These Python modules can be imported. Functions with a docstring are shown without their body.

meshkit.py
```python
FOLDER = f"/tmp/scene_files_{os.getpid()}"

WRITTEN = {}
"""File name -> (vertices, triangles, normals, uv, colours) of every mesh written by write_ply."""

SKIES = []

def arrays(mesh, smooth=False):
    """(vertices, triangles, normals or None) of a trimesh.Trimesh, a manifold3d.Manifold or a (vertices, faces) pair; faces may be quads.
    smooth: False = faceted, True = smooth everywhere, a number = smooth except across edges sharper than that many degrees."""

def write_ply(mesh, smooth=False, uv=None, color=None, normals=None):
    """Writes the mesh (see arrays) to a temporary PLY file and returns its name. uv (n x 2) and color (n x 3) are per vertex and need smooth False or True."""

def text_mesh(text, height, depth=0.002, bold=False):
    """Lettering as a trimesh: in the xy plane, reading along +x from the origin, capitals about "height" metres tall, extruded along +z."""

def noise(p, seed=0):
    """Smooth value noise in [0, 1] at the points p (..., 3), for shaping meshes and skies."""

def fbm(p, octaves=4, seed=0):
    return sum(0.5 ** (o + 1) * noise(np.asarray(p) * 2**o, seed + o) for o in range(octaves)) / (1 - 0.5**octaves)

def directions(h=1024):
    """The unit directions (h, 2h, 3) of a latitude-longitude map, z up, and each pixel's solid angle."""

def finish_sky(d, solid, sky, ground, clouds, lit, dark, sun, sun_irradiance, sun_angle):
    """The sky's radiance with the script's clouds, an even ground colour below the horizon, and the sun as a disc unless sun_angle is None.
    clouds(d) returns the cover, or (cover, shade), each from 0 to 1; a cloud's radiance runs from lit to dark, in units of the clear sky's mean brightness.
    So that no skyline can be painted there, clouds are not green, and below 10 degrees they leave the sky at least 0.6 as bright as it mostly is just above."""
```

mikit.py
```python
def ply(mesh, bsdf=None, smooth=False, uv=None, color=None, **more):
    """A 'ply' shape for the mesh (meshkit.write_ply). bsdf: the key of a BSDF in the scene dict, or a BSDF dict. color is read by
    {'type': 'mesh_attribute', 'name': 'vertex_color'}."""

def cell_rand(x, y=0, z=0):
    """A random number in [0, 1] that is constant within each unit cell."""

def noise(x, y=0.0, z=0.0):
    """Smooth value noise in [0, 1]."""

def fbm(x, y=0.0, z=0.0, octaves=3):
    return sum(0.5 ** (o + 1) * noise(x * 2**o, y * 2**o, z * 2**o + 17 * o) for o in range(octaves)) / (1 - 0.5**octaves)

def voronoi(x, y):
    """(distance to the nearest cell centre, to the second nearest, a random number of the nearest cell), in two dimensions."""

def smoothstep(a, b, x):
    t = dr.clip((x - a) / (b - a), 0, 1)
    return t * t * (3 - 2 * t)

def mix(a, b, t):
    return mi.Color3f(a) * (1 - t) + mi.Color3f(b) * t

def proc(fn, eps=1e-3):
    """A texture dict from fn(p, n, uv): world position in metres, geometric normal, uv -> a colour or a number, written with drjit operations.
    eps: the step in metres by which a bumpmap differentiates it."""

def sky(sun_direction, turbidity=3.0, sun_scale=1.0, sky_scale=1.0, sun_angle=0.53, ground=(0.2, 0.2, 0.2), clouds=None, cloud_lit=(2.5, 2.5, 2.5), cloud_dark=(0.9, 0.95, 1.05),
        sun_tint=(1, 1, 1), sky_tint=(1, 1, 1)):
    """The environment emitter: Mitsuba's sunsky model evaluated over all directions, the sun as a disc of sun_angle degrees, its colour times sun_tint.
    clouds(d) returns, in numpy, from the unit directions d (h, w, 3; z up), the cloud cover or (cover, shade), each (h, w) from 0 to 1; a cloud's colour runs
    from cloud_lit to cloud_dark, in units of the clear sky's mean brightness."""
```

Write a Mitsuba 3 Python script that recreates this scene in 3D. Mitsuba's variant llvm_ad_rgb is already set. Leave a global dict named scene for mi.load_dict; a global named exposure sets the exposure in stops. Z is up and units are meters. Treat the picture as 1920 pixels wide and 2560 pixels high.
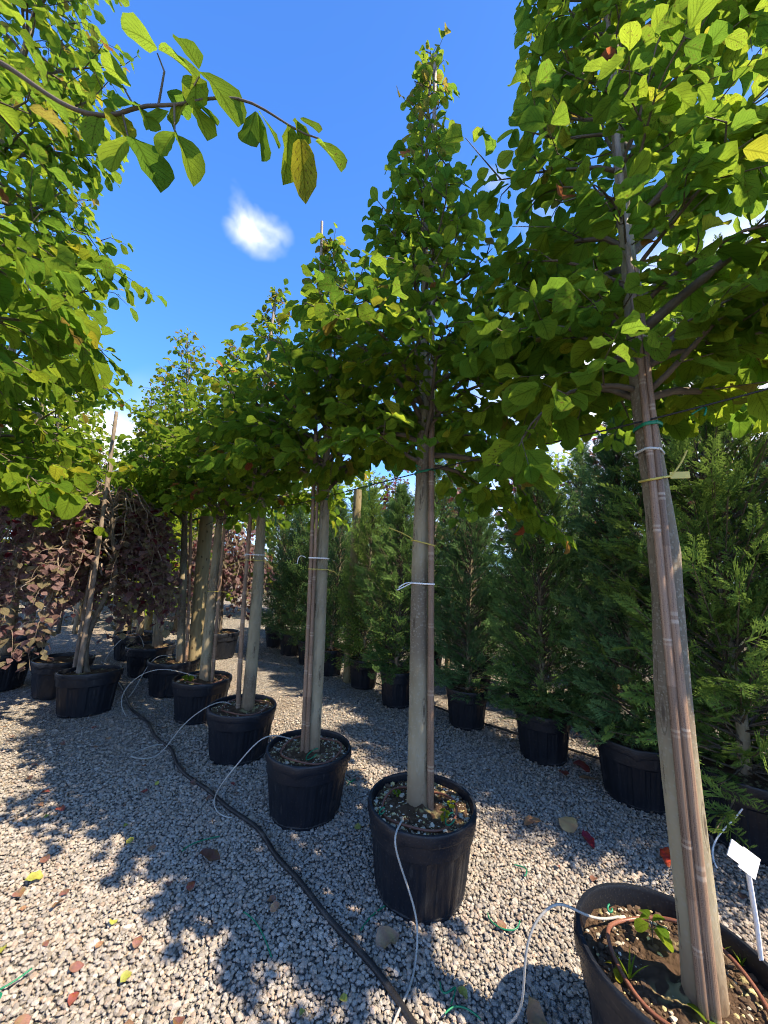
import math
import numpy as np, trimesh, mitsuba as mi, drjit as dr
import mikit, meshkit
from mikit import proc, noise, fbm, voronoi, cell_rand, smoothstep, mix

scene, labels = {}, {}
T = mi.ScalarTransform4f
PI = math.pi

# ------------------------------------------------------------------ camera, sky, exposure
CAM, TILT, ROLL = np.array([0, 0, 1.6]), 0.15, 0.045
fwd = np.array([0, math.cos(TILT), math.sin(TILT)])
up0 = np.array([0, -math.sin(TILT), math.cos(TILT)])
upv = up0 * math.cos(ROLL) - np.array([1, 0, 0]) * math.sin(ROLL)
rgt = np.array([1, 0, 0]) * math.cos(ROLL) + up0 * math.sin(ROLL)
scene['camera'] = {'type': 'perspective', 'fov': 90.66, 'fov_axis': 'x', 'near_clip': 0.05, 'far_clip': 400.0,
                   'to_world': T().look_at(origin=CAM.tolist(), target=(CAM + fwd).tolist(), up=upv.tolist())}
SUN = (0.517, -0.279, 0.809)


def clouds(d):
    def blob(c, sx, sy, ang=0.0):
        c = np.array(c) / np.linalg.norm(c)
        a = np.cross(c, [0, 0, 1.0]); a /= np.linalg.norm(a)
        b = np.cross(a, c)
        u, v = d @ a, d @ b
        u, v = u * math.cos(ang) + v * math.sin(ang), -u * math.sin(ang) + v * math.cos(ang)
        return np.where(d @ c > 0, np.exp(-(u / sx) ** 2 - (v / sy) ** 2), 0)
    w = meshkit.fbm(d * 9, 4, 3)
    f = meshkit.fbm(d * 30 + 4 * w[..., None], 4, 8)
    f2 = meshkit.fbm(d * 24 + 2.0 * w[..., None], 6, 4)
    puff = 0.7 * blob((-0.285, 0.69, 0.665), 0.046, 0.030, -0.1) + 0.6 * blob((-0.303, 0.68, 0.68), 0.032, 0.036) + 0.4 * blob((-0.25, 0.69, 0.68), 0.03, 0.03) + 0.15 * blob((-0.32, 0.655, 0.715), 0.02, 0.05, 0.4)
    cover = 0.78 * np.clip((puff * (-0.55 + 3.0 * f2) - 0.14) * 0.85, 0, 1)
    wisp = blob((0.179, 0.634, 0.753), 0.04, 0.03) * 0.30 + blob((0.28, 0.65, 0.70), 0.06, 0.09) * 0.30
    cover = np.maximum(cover, 0.8 * np.clip(wisp * (0.3 + 1.5 * f) - 0.18, 0, 1))
    bank = np.maximum(blob((0.62, 0.66, 0.42), 0.42, 0.22), 0.78 * blob((-0.62, 0.74, 0.24), 0.30, 0.10))
    cover = np.maximum(cover, 0.92 * np.clip(bank * (0.55 + 1.0 * w) * 1.9 - 0.42, 0, 1))
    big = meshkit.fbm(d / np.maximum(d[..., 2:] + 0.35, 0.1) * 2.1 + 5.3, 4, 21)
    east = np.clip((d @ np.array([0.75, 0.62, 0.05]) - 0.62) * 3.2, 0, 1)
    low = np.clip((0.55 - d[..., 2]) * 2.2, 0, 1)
    field = np.clip((big - 0.49 + 0.20 * east + 0.15 * low) * 4.0, 0, 1) * np.clip((0.97 - d[..., 2]) * 5, 0, 1)  # extra white cloud outside the clear zone, added to neutralise the blue fill light
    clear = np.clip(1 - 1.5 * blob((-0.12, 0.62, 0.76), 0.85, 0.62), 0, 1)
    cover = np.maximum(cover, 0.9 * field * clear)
    return cover, 0.25 * f


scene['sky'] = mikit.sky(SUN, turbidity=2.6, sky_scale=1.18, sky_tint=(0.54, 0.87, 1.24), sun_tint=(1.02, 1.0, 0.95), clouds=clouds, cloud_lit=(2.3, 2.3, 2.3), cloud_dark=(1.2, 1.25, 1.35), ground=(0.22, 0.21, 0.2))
exposure = 2.87

# ------------------------------------------------------------------ small helpers
counts = {}


def numbered(name):
    n = counts.get(name, 0)
    counts[name] = n + 1
    return name if n == 0 else f'{name}_{n:03d}'


HELD_ALL = []


def thing(name, label, cat, group=None):
    k = numbered(name)
    labels[k] = {'label': label, 'category': cat}
    if group:
        labels[k]['group'] = group
    return k


def put(parent, name, shape, **lab):
    k = numbered(parent + '__' + name)
    scene[k] = shape
    if lab:
        labels[k] = lab
    return k


class MB:
    def __init__(s):
        s.v, s.f, s.c, s.uv, s.n = [], [], [], [], 0

    def add(s, v, f, c=None, uv=None):
        v = np.asarray(v, float)
        s.v.append(v); s.f.append(np.asarray(f) + s.n); s.n += len(v)
        if c is not None:
            s.c.append(np.broadcast_to(np.asarray(c, float), (len(v), 3)))
        if uv is not None:
            s.uv.append(uv)
        return s

    def ply(s, bsdf, smooth=False):
        v, f = np.vstack(s.v), np.vstack(s.f)
        return mikit.ply((v, f), bsdf, smooth=smooth, color=np.vstack(s.c) if s.c else None, uv=np.vstack(s.uv) if s.uv else None)


def norm(a):
    a = np.asarray(a, float)
    return a / np.maximum(np.linalg.norm(a, axis=-1, keepdims=True), 1e-9)


def spline(P, n):
    P = np.asarray(P, float)
    if len(P) < 3:
        t = np.linspace(0, 1, n)[:, None]
        return P[0] * (1 - t) + P[-1] * t
    from scipy.interpolate import CubicSpline, PchipInterpolator
    s = np.r_[0, np.cumsum(np.linalg.norm(np.diff(P, axis=0), axis=1))]
    return PchipInterpolator(s, P)(np.linspace(0, s[-1], n)) if len(P) < 4 else CubicSpline(s, P)(np.linspace(0, s[-1], n))


def tube(P, r, sides=8, cap=True, uvlen=False):
    P = np.asarray(P, float)
    n = len(P)
    r = np.broadcast_to(np.asarray(r, float), (n,)) if np.ndim(r) < 2 else np.asarray(r)
    t = norm(np.gradient(P, axis=0))
    a = np.cross(t[0], [0, 0, 1.0] if abs(t[0][2]) < 0.9 else [1.0, 0, 0]); a /= np.linalg.norm(a)
    A = np.empty((n, 3)); A[0] = a
    for i in range(1, n):
        a = A[i - 1] - t[i] * (A[i - 1] @ t[i]); A[i] = a / max(np.linalg.norm(a), 1e-9)
    B = np.cross(t, A)
    ang = np.arange(sides) * 2 * PI / sides
    rr = r[:, None] if r.ndim == 1 else r
    v = P[:, None] + (rr * np.cos(ang))[..., None] * A[:, None] + (rr * np.sin(ang))[..., None] * B[:, None]
    v = v.reshape(-1, 3)
    i, j = np.meshgrid(np.arange(n - 1), np.arange(sides), indexing='ij')
    q = np.stack([i * sides + j, i * sides + (j + 1) % sides, (i + 1) * sides + (j + 1) % sides, (i + 1) * sides + j], -1).reshape(-1, 4)
    f = np.vstack([q[:, [0, 1, 2]], q[:, [0, 2, 3]]])
    if cap:
        k = len(v)
        v = np.vstack([v, P[:1], P[-1:]])
        J = np.arange(sides); e = (n - 1) * sides
        f = np.vstack([f, np.stack([(J + 1) % sides, J, J * 0 + k], 1), np.stack([e + J, e + (J + 1) % sides, J * 0 + k + 1], 1)])
    return v, f


def frames(d, nrm):
    """rotation matrices (N,3,3) whose columns are side, along d, normal"""
    d = norm(d); s = norm(np.cross(d, nrm)); z = np.cross(s, d)
    return np.stack([s, d, z], -1)


def copies(v, f, R, p, scale, uv=None, idu=None, idv=None):
    """many copies of one small mesh"""
    N, n = len(p), len(v)
    sc = np.asarray(scale, float)
    sc = sc[:, None, None] if sc.ndim == 1 else sc[:, None, :]
    V = np.einsum('kij,knj->kni', R, v[None] * sc) + p[:, None]
    F = f[None] + (np.arange(N) * n)[:, None, None]
    U = None
    if uv is not None:
        U = np.broadcast_to(uv[None], (N, n, 2)).copy()
        U[..., 0] += np.asarray(idu)[:, None]; U[..., 1] += np.asarray(idv)[:, None]
        U = U.reshape(-1, 2)
    return V.reshape(-1, 3), F.reshape(-1, 3), U


def matrix(R, p, s):
    M = np.eye(4); M[:3, :3] = R * s; M[:3, 3] = p
    return T(M.tolist())


def project(p):
    q = np.asarray(p) - CAM
    z = q @ fwd
    return np.stack([q @ rgt / np.maximum(z, 1e-3), q @ upv / np.maximum(z, 1e-3), z], -1)


# ------------------------------------------------------------------ materials
def bsdf(name, d):
    scene[name] = d


def princ(name, col, rough=0.5, spec=0.5, bump=None, bscale=1.0, eps=1e-3, **kw):
    inner = {'type': 'principled', 'base_color': col if isinstance(col, dict) else {'type': 'rgb', 'value': list(col)}, 'roughness': rough, 'specular': spec, **kw}
    if bump is not None:
        inner = {'type': 'bumpmap', 'arbitrary': proc(bump, eps), 'scale': bscale, 'bsdf': inner}
    scene[name] = {'type': 'twosided', 'bsdf': inner}


VC = {'type': 'mesh_attribute', 'name': 'vertex_color'}


def leaf_colour(p, n, uv):
    iu, iv = dr.floor(uv.x), dr.floor(uv.y)
    x, t = uv.x - iu, uv.y - iv
    r1, r2 = cell_rand(iu, iv, 1), cell_rand(iu, iv, 2)
    s = dr.abs(x - 0.5) * 2
    q = (t - 0.42 * s) * 8.0
    q = dr.abs(q - dr.floor(q) - 0.5)
    vein = dr.maximum(smoothstep(0.40, 0.47, q) * smoothstep(0.95, 0.5, s), smoothstep(0.09, 0.03, s))
    green = mix((0.115, 0.225, 0.024), (0.30, 0.40, 0.032), r1 * (0.35 + 0.65 * r1))
    yel = mix((0.28, 0.36, 0.03), (0.36, 0.34, 0.03), r1)
    red = mix((0.38, 0.10, 0.05), (0.36, 0.20, 0.05), r1)
    bronze = mix((0.25, 0.27, 0.04), (0.30, 0.22, 0.05), r1)
    purple = mix(mix((0.165, 0.085, 0.10), (0.34, 0.235, 0.235), r1), (0.29, 0.265, 0.17), smoothstep(0.5, 0.9, r2))
    crim = mix((0.20, 0.03, 0.05), (0.13, 0.045, 0.055), r1)
    c = green
    for k, col in ((1, yel), (2, bronze), (3, red), (4, purple), (5, crim)):
        w = dr.select(dr.abs(iv - k) < 0.5, mi.Float(1), mi.Float(0))
        c = mix(c, col, w)
    blot = 0.86 + 0.28 * noise(x * 5 + iu * 7, t * 6, r2 * 9)
    edge = smoothstep(0.72, 1.0, s) * smoothstep(0.75, 0.95, r2)
    c = mix(c, (0.20, 0.12, 0.03), 0.6 * edge)
    spot = smoothstep(0.17, 0.08, voronoi(x * 4.3 + iu * 3.7, t * 5.1 + r1 * 40)[0]) * smoothstep(0.55, 0.75, cell_rand(iu, iv, 4))
    c = mix(c, (0.13, 0.075, 0.03), 0.75 * spot)
    return c * blot * (1 - 0.42 * vein)


bsdf('leaf_skin', {'type': 'principledthin', 'base_color': proc(leaf_colour), 'roughness': 0.31, 'diff_trans': 1.25, 'eta': 1.45, 'spec_trans': 0.0})
bsdf('needle_skin', {'type': 'principledthin', 'base_color': VC, 'roughness': 0.5, 'diff_trans': 0.7, 'eta': 1.4, 'spec_trans': 0.0})


def bark_colour(p, n, uv):
    g = fbm(p.x * 14, p.y * 14, p.z * 5)
    c = mix((0.185, 0.16, 0.10), (0.36, 0.315, 0.215), g)
    c = mix(c, (0.16, 0.13, 0.09), smoothstep(0.45, 0.75, noise(p.x * 4, p.y * 4, p.z * 2.2)))
    a = dr.atan2(uv.y - 0.5, uv.x - 0.5)
    d, e, r = voronoi(a * 3.6 + 3, p.z * 115)
    fleck = smoothstep(0.42, 0.2, d) * smoothstep(0.62, 0.7, r)
    d2, e2, r2 = voronoi(a * 2 + 9, p.z * 42)
    fleck = dr.maximum(fleck, smoothstep(0.34, 0.2, d2) * smoothstep(0.72, 0.78, r2))
    c = mix(c, (0.30, 0.285, 0.23), 0.45 * fleck)
    d3, e3, r3 = voronoi(a * 0.9 + 4, p.z * 3.4)
    c = mix(c, (0.06, 0.045, 0.03), 0.8 * smoothstep(0.16, 0.07, d3) * smoothstep(0.35, 0.4, r3))
    c = mix(c, (0.08, 0.065, 0.04), 0.6 * smoothstep(0.03, 0.01, dr.abs(d3 - 0.22)) * smoothstep(0.35, 0.4, r3))
    low = smoothstep(0.62, 0.40, p.z)
    return mix(c, (0.23, 0.16, 0.10), low * 0.7)


princ('bark_skin', proc(bark_colour), 0.75, 0.25, bump=lambda p, n, uv: fbm(p.x * 60, p.y * 60, p.z * 22), bscale=0.003)


def twig_colour(p, n, uv):
    return mix((0.07, 0.055, 0.04), (0.15, 0.125, 0.095), noise(p.x * 18, p.y * 18, p.z * 18))


princ('twig_skin', proc(twig_colour), 0.7, 0.3)


def pale_twig(p, n, uv):
    return mix((0.16, 0.125, 0.10), (0.30, 0.25, 0.20), noise(p.x * 15, p.y * 15, p.z * 15))


princ('pale_twig_skin', proc(pale_twig), 0.7, 0.3)


def stake_colour(p, n, uv):
    g = noise(uv.x * 30, uv.y * 30, p.z * 2.0)
    c = mix((0.175, 0.11, 0.07), (0.30, 0.205, 0.14), g)
    c = mix(c, (0.10, 0.06, 0.045), smoothstep(0.62, 0.8, noise(uv.x * 60, uv.y * 60, p.z * 6)))
    k = dr.floor(uv.x)
    z = p.z * (2.3 + 1.1 * cell_rand(k, 5)) + 9.7 * cell_rand(k, 7)
    z = z + 0.35 * noise(z * 0.9, k * 3.1)
    c = c * (0.75 + 0.5 * cell_rand(dr.floor(z + 0.5), k))
    q = dr.abs(z - dr.floor(z) - 0.5)
    ring = 0.7 * smoothstep(0.455, 0.468, q) - 0.9 * smoothstep(0.484, 0.492, q)
    c = mix(c, (0.50, 0.42, 0.33), (0.25 + 0.6 * cell_rand(dr.floor(z), k, 2)) * dr.clip(ring, 0, 1))
    return mix(c, (0.26, 0.225, 0.20), smoothstep(2.3, 3.2, p.z))


princ('stake_skin', proc(stake_colour), 0.5, 0.35)


def timber_colour(p, n, uv):
    g = fbm(p.x * 40, p.y * 40, p.z * 2.5)
    c = mix((0.17, 0.135, 0.07), (0.31, 0.26, 0.15), g)
    return mix(c, (0.07, 0.05, 0.03), smoothstep(0.12, 0.05, voronoi(p.x * 9 + p.y * 7, p.z * 5)[0]))


princ('timber_skin', proc(timber_colour), 0.8, 0.2)


def pot_colour(p, n, uv):
    d = smoothstep(0.62, 0.85, fbm(p.x * 9, p.y * 9, p.z * 3.5)) * 0.5 + smoothstep(0.35, 0.0, p.z) * 0.25 * fbm(p.x * 20, p.y * 20, p.z * 20)
    spk = smoothstep(0.16, 0.06, voronoi((p.x + p.y * 0.7) * 60, p.z * 60)[0]) * 0.5
    sc = smoothstep(0.86, 0.92, noise(p.x * 40, p.y * 40, p.z * 9)) * 0.5
    return mix((0.006, 0.0085, 0.0145), (0.10, 0.095, 0.09), dr.clip(0.14 * d + 0.3 * spk + sc * 0.3 + 0.5 * smoothstep(0.004, 0.001, dr.abs(p.z - 0.0165)) * smoothstep(0.4, 0.6, noise(p.x * 9, p.y * 9, 5)), 0, 1))


princ('pot_skin', proc(pot_colour), proc(lambda p, n, uv: 0.34 + 0.2 * fbm(p.x * 12, p.y * 12, p.z * 12)), 0.42, bump=lambda p, n, uv: fbm(p.x * 30, p.y * 30, p.z * 30), bscale=0.0012)
princ('soil_skin', proc(lambda p, n, uv: mix(mix((0.035, 0.024, 0.016), (0.10, 0.065, 0.042), fbm(p.x * 45, p.y * 45, p.z * 45)), (0.26, 0.235, 0.12), 0.8 * smoothstep(0.5, 0.75, noise(p.x * 11, p.y * 11, 3)) * smoothstep(0.4, 0.6, noise(p.x * 50, p.y * 50, 9)))), 0.95, 0.1,
      bump=lambda p, n, uv: fbm(p.x * 90, p.y * 90, p.z * 90), bscale=0.02)
princ('stone_skin', VC, 0.85, 0.2)


def ground_colour(p, n, uv):
    x, y = p.x * 50, p.y * 50
    d, e, r = voronoi(x, y)
    c = mix(mix((0.13, 0.125, 0.118), (0.36, 0.35, 0.33), r), (0.33, 0.28, 0.22), smoothstep(0.75, 0.9, cell_rand(r * 900, 3, 1)))
    c = c * (0.25 + 0.75 * smoothstep(0.02, 0.25, e - d))
    return mix(c, (0.19, 0.15, 0.11), 0.45 * smoothstep(0.5, 0.8, fbm(p.x * 0.9, p.y * 0.9, 4)))


princ('ground_skin', proc(ground_colour), 0.9, 0.15, bump=lambda p, n, uv: smoothstep(0.0, 0.4, voronoi(p.x * 42, p.y * 42)[1] - voronoi(p.x * 42, p.y * 42)[0]), bscale=0.012)
princ('white_plastic', (0.78, 0.78, 0.78), 0.35)
princ('grey_tube_skin', (0.36, 0.36, 0.34), 0.4)
princ('hose_skin', proc(lambda p, n, uv: mix((0.014, 0.014, 0.016), (0.07, 0.065, 0.06), smoothstep(0.5, 0.9, fbm(p.x * 14, p.y * 14, p.z * 30)))), 0.5)
princ('ring_skin', proc(lambda p, n, uv: mix((0.13, 0.05, 0.033), (0.22, 0.095, 0.06), noise(p.x * 30, p.y * 30, 1))), 0.4)
princ('green_tie_skin', (0.006, 0.17, 0.085), 0.45)
princ('yellow_tie_skin', (0.55, 0.46, 0.10), 0.4)
princ('wire_skin', (0.012, 0.012, 0.014), 0.5)
princ('pale_wire_skin', (0.5, 0.52, 0.5), 0.4)
princ('dry_leaf_skin', VC, 0.6, 0.4)

# ------------------------------------------------------------------ leaves
def leafmesh(width, W, droop, fold, wave, rng, K=6):
    """unit leaf along +y, length 1; midrib K points"""
    t = np.linspace(0, 1, K)
    if K >= 5:
        t = np.r_[0, np.linspace(0.07, 0.955, K - 2), 1]
    w = np.interp(t, np.linspace(0, 1, len(W)), W) * width
    mid = np.stack([0 * t, t, -droop * t ** 2], 1)
    V, UV = [*mid], [(0.5, 0.02 + 0.96 * a) for a in t]
    idx = {}
    for s in (-1, 1):
        for i in range(1, K - 1):
            idx[s, i] = len(V)
            V.append((s * w[i] * (1 + rng.uniform(-.12, .12)), t[i] + 0.06 * w[i] / width * (1 if i < K - 2 else -0.3), mid[i, 2] + fold * w[i] + wave * rng.uniform(-1, 1)))
            UV.append((0.5 + s * 0.47, 0.02 + 0.96 * t[i]))
    F = []
    for s in (-1, 1):
        for i in range(K - 1):
            a, b = i, i + 1
            l0, l1 = idx.get((s, i)), idx.get((s, i + 1))
            if l0 is None:
                F.append([a, l1, b])
            elif l1 is None:
                F.append([a, l0, b])
            else:
                F += [[a, l0, l1], [a, l1, b]]
            if s == 1:
                for k in ((-1,) if (l0 is None or l1 is None) else (-1, -2)):
                    F[k] = F[k][::-1]
    return np.array(V, float), np.array(F), np.array(UV)


IRON = [0, 0.42, 0.68, 0.86, 0.97, 1.0, 0.99, 0.95, 0.87, 0.72, 0.30]
ROUND = [0, 0.7, 0.93, 1.0, 1.0, 0.95, 0.86, 0.72, 0.52, 0.28, 0]
rng = np.random.default_rng(11)
near_leaf = [leafmesh(rng.uniform(.33, .43), IRON, rng.uniform(.05, .6), rng.uniform(.05, .65), .085, rng, 9) for _ in range(6)]
mid_leaf = [leafmesh(rng.uniform(.36, .44), IRON, rng.uniform(.05, .55), rng.uniform(.05, .65), .085, rng, 7) for _ in range(6)]
round_leaf = [leafmesh(rng.uniform(.44, .52), ROUND, rng.uniform(.05, .3), rng.uniform(.1, .35), .03, rng, 6) for _ in range(4)]
far_leaf = [leafmesh(rng.uniform(.38, .46), IRON, .15, .2, .02, rng, 4) for _ in range(3)]
VARIANT = {}


def leaf_variant(k, kind):
    """a shared ply dict of one leaf, kind picks its colour family"""
    if (k, kind) not in VARIANT:
        v, f, uv = near_leaf[k % len(near_leaf)]
        u = uv.copy(); u[:, 0] += 3 + 17 * k; u[:, 1] += kind
        VARIANT[k, kind] = mikit.ply((v, f), 'leaf_skin', smooth=True, uv=u)
    return VARIANT[k, kind]


def scatter_leaves(protos, P, D, N, S, kind, rng):
    mb = MB()
    pick = rng.integers(0, len(protos), len(P))
    R = frames(D, N)
    for k, (v, f, uv) in enumerate(protos):
        m = pick == k
        if m.any():
            V, F, U = copies(v, f, R[m], P[m], S[m], uv, rng.integers(0, 4000, m.sum()), kind[m])
            mb.add(V, F, uv=U)
    return mb


# ------------------------------------------------------------------ young tree
def rot(v, ax, a):
    ax = norm(ax)
    return v * math.cos(a) + np.cross(ax, v) * math.sin(a) + ax * (ax @ v) * (1 - math.cos(a))


def make_tree(label, path, r0, top, z0, radius, nb, seed, leaf=0.105, step=0.05, singles=0, lod=0, kinds=(0.06, 0.02), az_scale=None, group=None, name='young_tree',
              extra=(), bark='bark_skin', cat='tree', taper=None, keyfn=None, thin=1.0, own_branches=True, up=(15, 50)):
    rng = np.random.default_rng(seed)
    key = thing(name, label, cat, group)
    path = np.asarray(path, float)
    apex = np.array(top, float)
    C = spline(np.vstack([path, apex]), 40 if lod == 0 else 22)
    zt = np.clip((C[:, 2] - C[0, 2]) / (apex[2] - C[0, 2]), 0, 1)
    zc = np.clip((C[:, 2] - z0) / (apex[2] - z0), 0, 1)
    rad = r0 * np.interp(zt, [0, .03, .1, .30, .40, .55, .75, 1], [1.14, 1.04, 1.0, .90, .76, .5, .27, .06])
    if taper:
        rad = np.interp(C[:, 2], *taper)
    sides = 16 if lod == 0 else 8
    a = np.arange(sides) * 2 * PI / sides
    ph = rng.uniform(0, 6, 4)
    rr = rad[:, None] * (1 + .05 * np.sin(2 * a + ph[0] + C[:, 2:] * 1.3) + .04 * np.sin(3 * a + ph[1] - C[:, 2:] * 2.1) + .03 * np.sin(a + ph[2] + 5 * C[:, 2:]))
    HELD_ALL.append((C, rr.max(1)))
    v, f = tube(C, rr, sides)
    cxy = np.repeat(C, sides, 0)
    o = v[:len(cxy)] - cxy
    uv = np.vstack([0.5 + 0.4 * norm(o)[:, :2], [[.5, .5]] * 2])
    put(key, 'trunk', mikit.ply((v, f), bark, smooth=True, uv=uv))

    P, D, N, S, K = [], [], [], [], []
    twigs = MB()

    def leaves_along(Q, step, size, start, zrel, droop):
        L = np.r_[0, np.cumsum(np.linalg.norm(np.diff(Q, axis=0), axis=1))]
        s = start * L[-1] + rng.uniform(0, step)
        side = 1 if rng.random() < .5 else -1
        while True:
            end = s >= L[-1]
            if end:
                s = L[-1]
            p = np.array([np.interp(s, L, Q[:, k]) for k in range(3)])
            i = min(np.searchsorted(L, s), len(Q) - 1)
            t = norm(Q[i] - Q[max(i - 1, 0)] + 1e-6)
            sidev = norm(np.cross(t, [0, 0, 1.0]) + 1e-6)
            a = 0 if end else side * rng.uniform(.6, 1.25)
            d = t * math.cos(a) + sidev * math.sin(a)
            d = norm(d + np.array([0, 0, -1]) * rng.uniform(*droop) + rng.normal(0, .18, 3))
            nn = norm(np.array([0, 0, 1.0]) + rng.normal(0, .5, 3) + np.array([.35, -.15, 0]))
            sz = size * float(np.clip(rng.normal(1, .27), .42, 1.55)) * (1 - .42 * zrel)
            pet = .15 * sz
            P.append(p + d * pet); D.append(d); N.append(nn); S.append(sz)
            u = rng.random()
            young = np.clip((zrel - .55) * 1.5, 0, 1) * .75
            if u < .003 + .10 * young ** 2: K.append(3)
            elif u < kinds[1] + .55 * young: K.append(2)
            elif u < kinds[1] + .55 * young + .6 * kinds[0]: K.append(1)
            else: K.append(0)
            if end:
                break
            s += step * rng.uniform(.7, 1.4); side = -side

    az = rng.uniform(0, 6)
    branches = []
    for i in range(nb):
        q = (i + rng.uniform(0, .8)) / nb
        zz = q ** 1.12
        z = z0 + (apex[2] - z0) * min(zz, .985)
        az += 2.4 + rng.normal(0, .35)
        sc = az_scale(az % (2 * PI), zz) if az_scale else 1
        L = radius(zz) * rng.uniform(.72, 1.12) * sc
        branches.append((z, az, L, np.radians(rng.uniform(*up) + 22 * zz), zz))
    for e in extra:
        branches.append((*e, .02))
    for z, az, L, el, zz in branches:
        p0 = np.array([np.interp(z, C[:, 2], C[:, k]) for k in range(3)])
        h = np.array([math.cos(az), math.sin(az), 0])
        n = 6 if lod == 0 else 4
        pts = [p0]
        cur = el
        hh = h.copy()
        for k in range(n):
            hh = norm(hh + rng.normal(0, .13, 3) * [1, 1, 0])
            pts.append(pts[-1] + (hh * math.cos(cur) + np.array([0, 0, 1]) * math.sin(cur)) * L / n)
            cur += rng.normal(-.13 if zz < .25 else .02, .13)
        Q = np.array(pts)
        rb = np.linspace(max(.35 * rad[0] * (L / 1.0) ** .8 * (1 - .5 * zz), .005), .0022, n + 1)
        bt = tube(Q, rb, 6 if lod == 0 else 4)
        if own_branches and lod == 0 and L > .3:
            put(key, 'branch', mikit.ply(bt, 'twig_skin', smooth=True))
        else:
            twigs.add(*bt)
        leaves_along(Q, step * 1.2, leaf, .25, zz, (.05, .5))
        ns = max(2, int(L / (.115 if lod < 2 else .2) * thin))
        for k in range(ns):
            s = (k + .4 + rng.uniform(0, .5)) / (ns + .3)
            s = .15 + .85 * s
            x = s * n
            i = min(int(x), n - 1)
            p = Q[i] * (1 - x + i) + Q[i + 1] * (x - i)
            t = norm(Q[i + 1] - Q[i])
            sd = norm(np.cross(t, [0, 0, 1.0]) + 1e-6) * (1 if k % 2 else -1)
            a = rng.uniform(.55, 1.1)
            d = norm(t * math.cos(a) + sd * math.sin(a) + np.array([0, 0, rng.uniform(-.35, .3)]))
            l = (L * .5 * (1 - .55 * s) + .06) * rng.uniform(.6, 1.2)
            W = np.array([p, p + d * l * .5 + rng.normal(0, .02, 3), p + d * l + np.array([0, 0, -.1 * l]) + rng.normal(0, .03, 3)])
            twigs.add(*tube(W, np.array([.0045, .003, .0016]), 3, False))
            leaves_along(W, step, leaf, .1, zz, (.1, .9))
    if keyfn:
        keyfn(key, P, D, N, S, K, twigs, rng)
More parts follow.
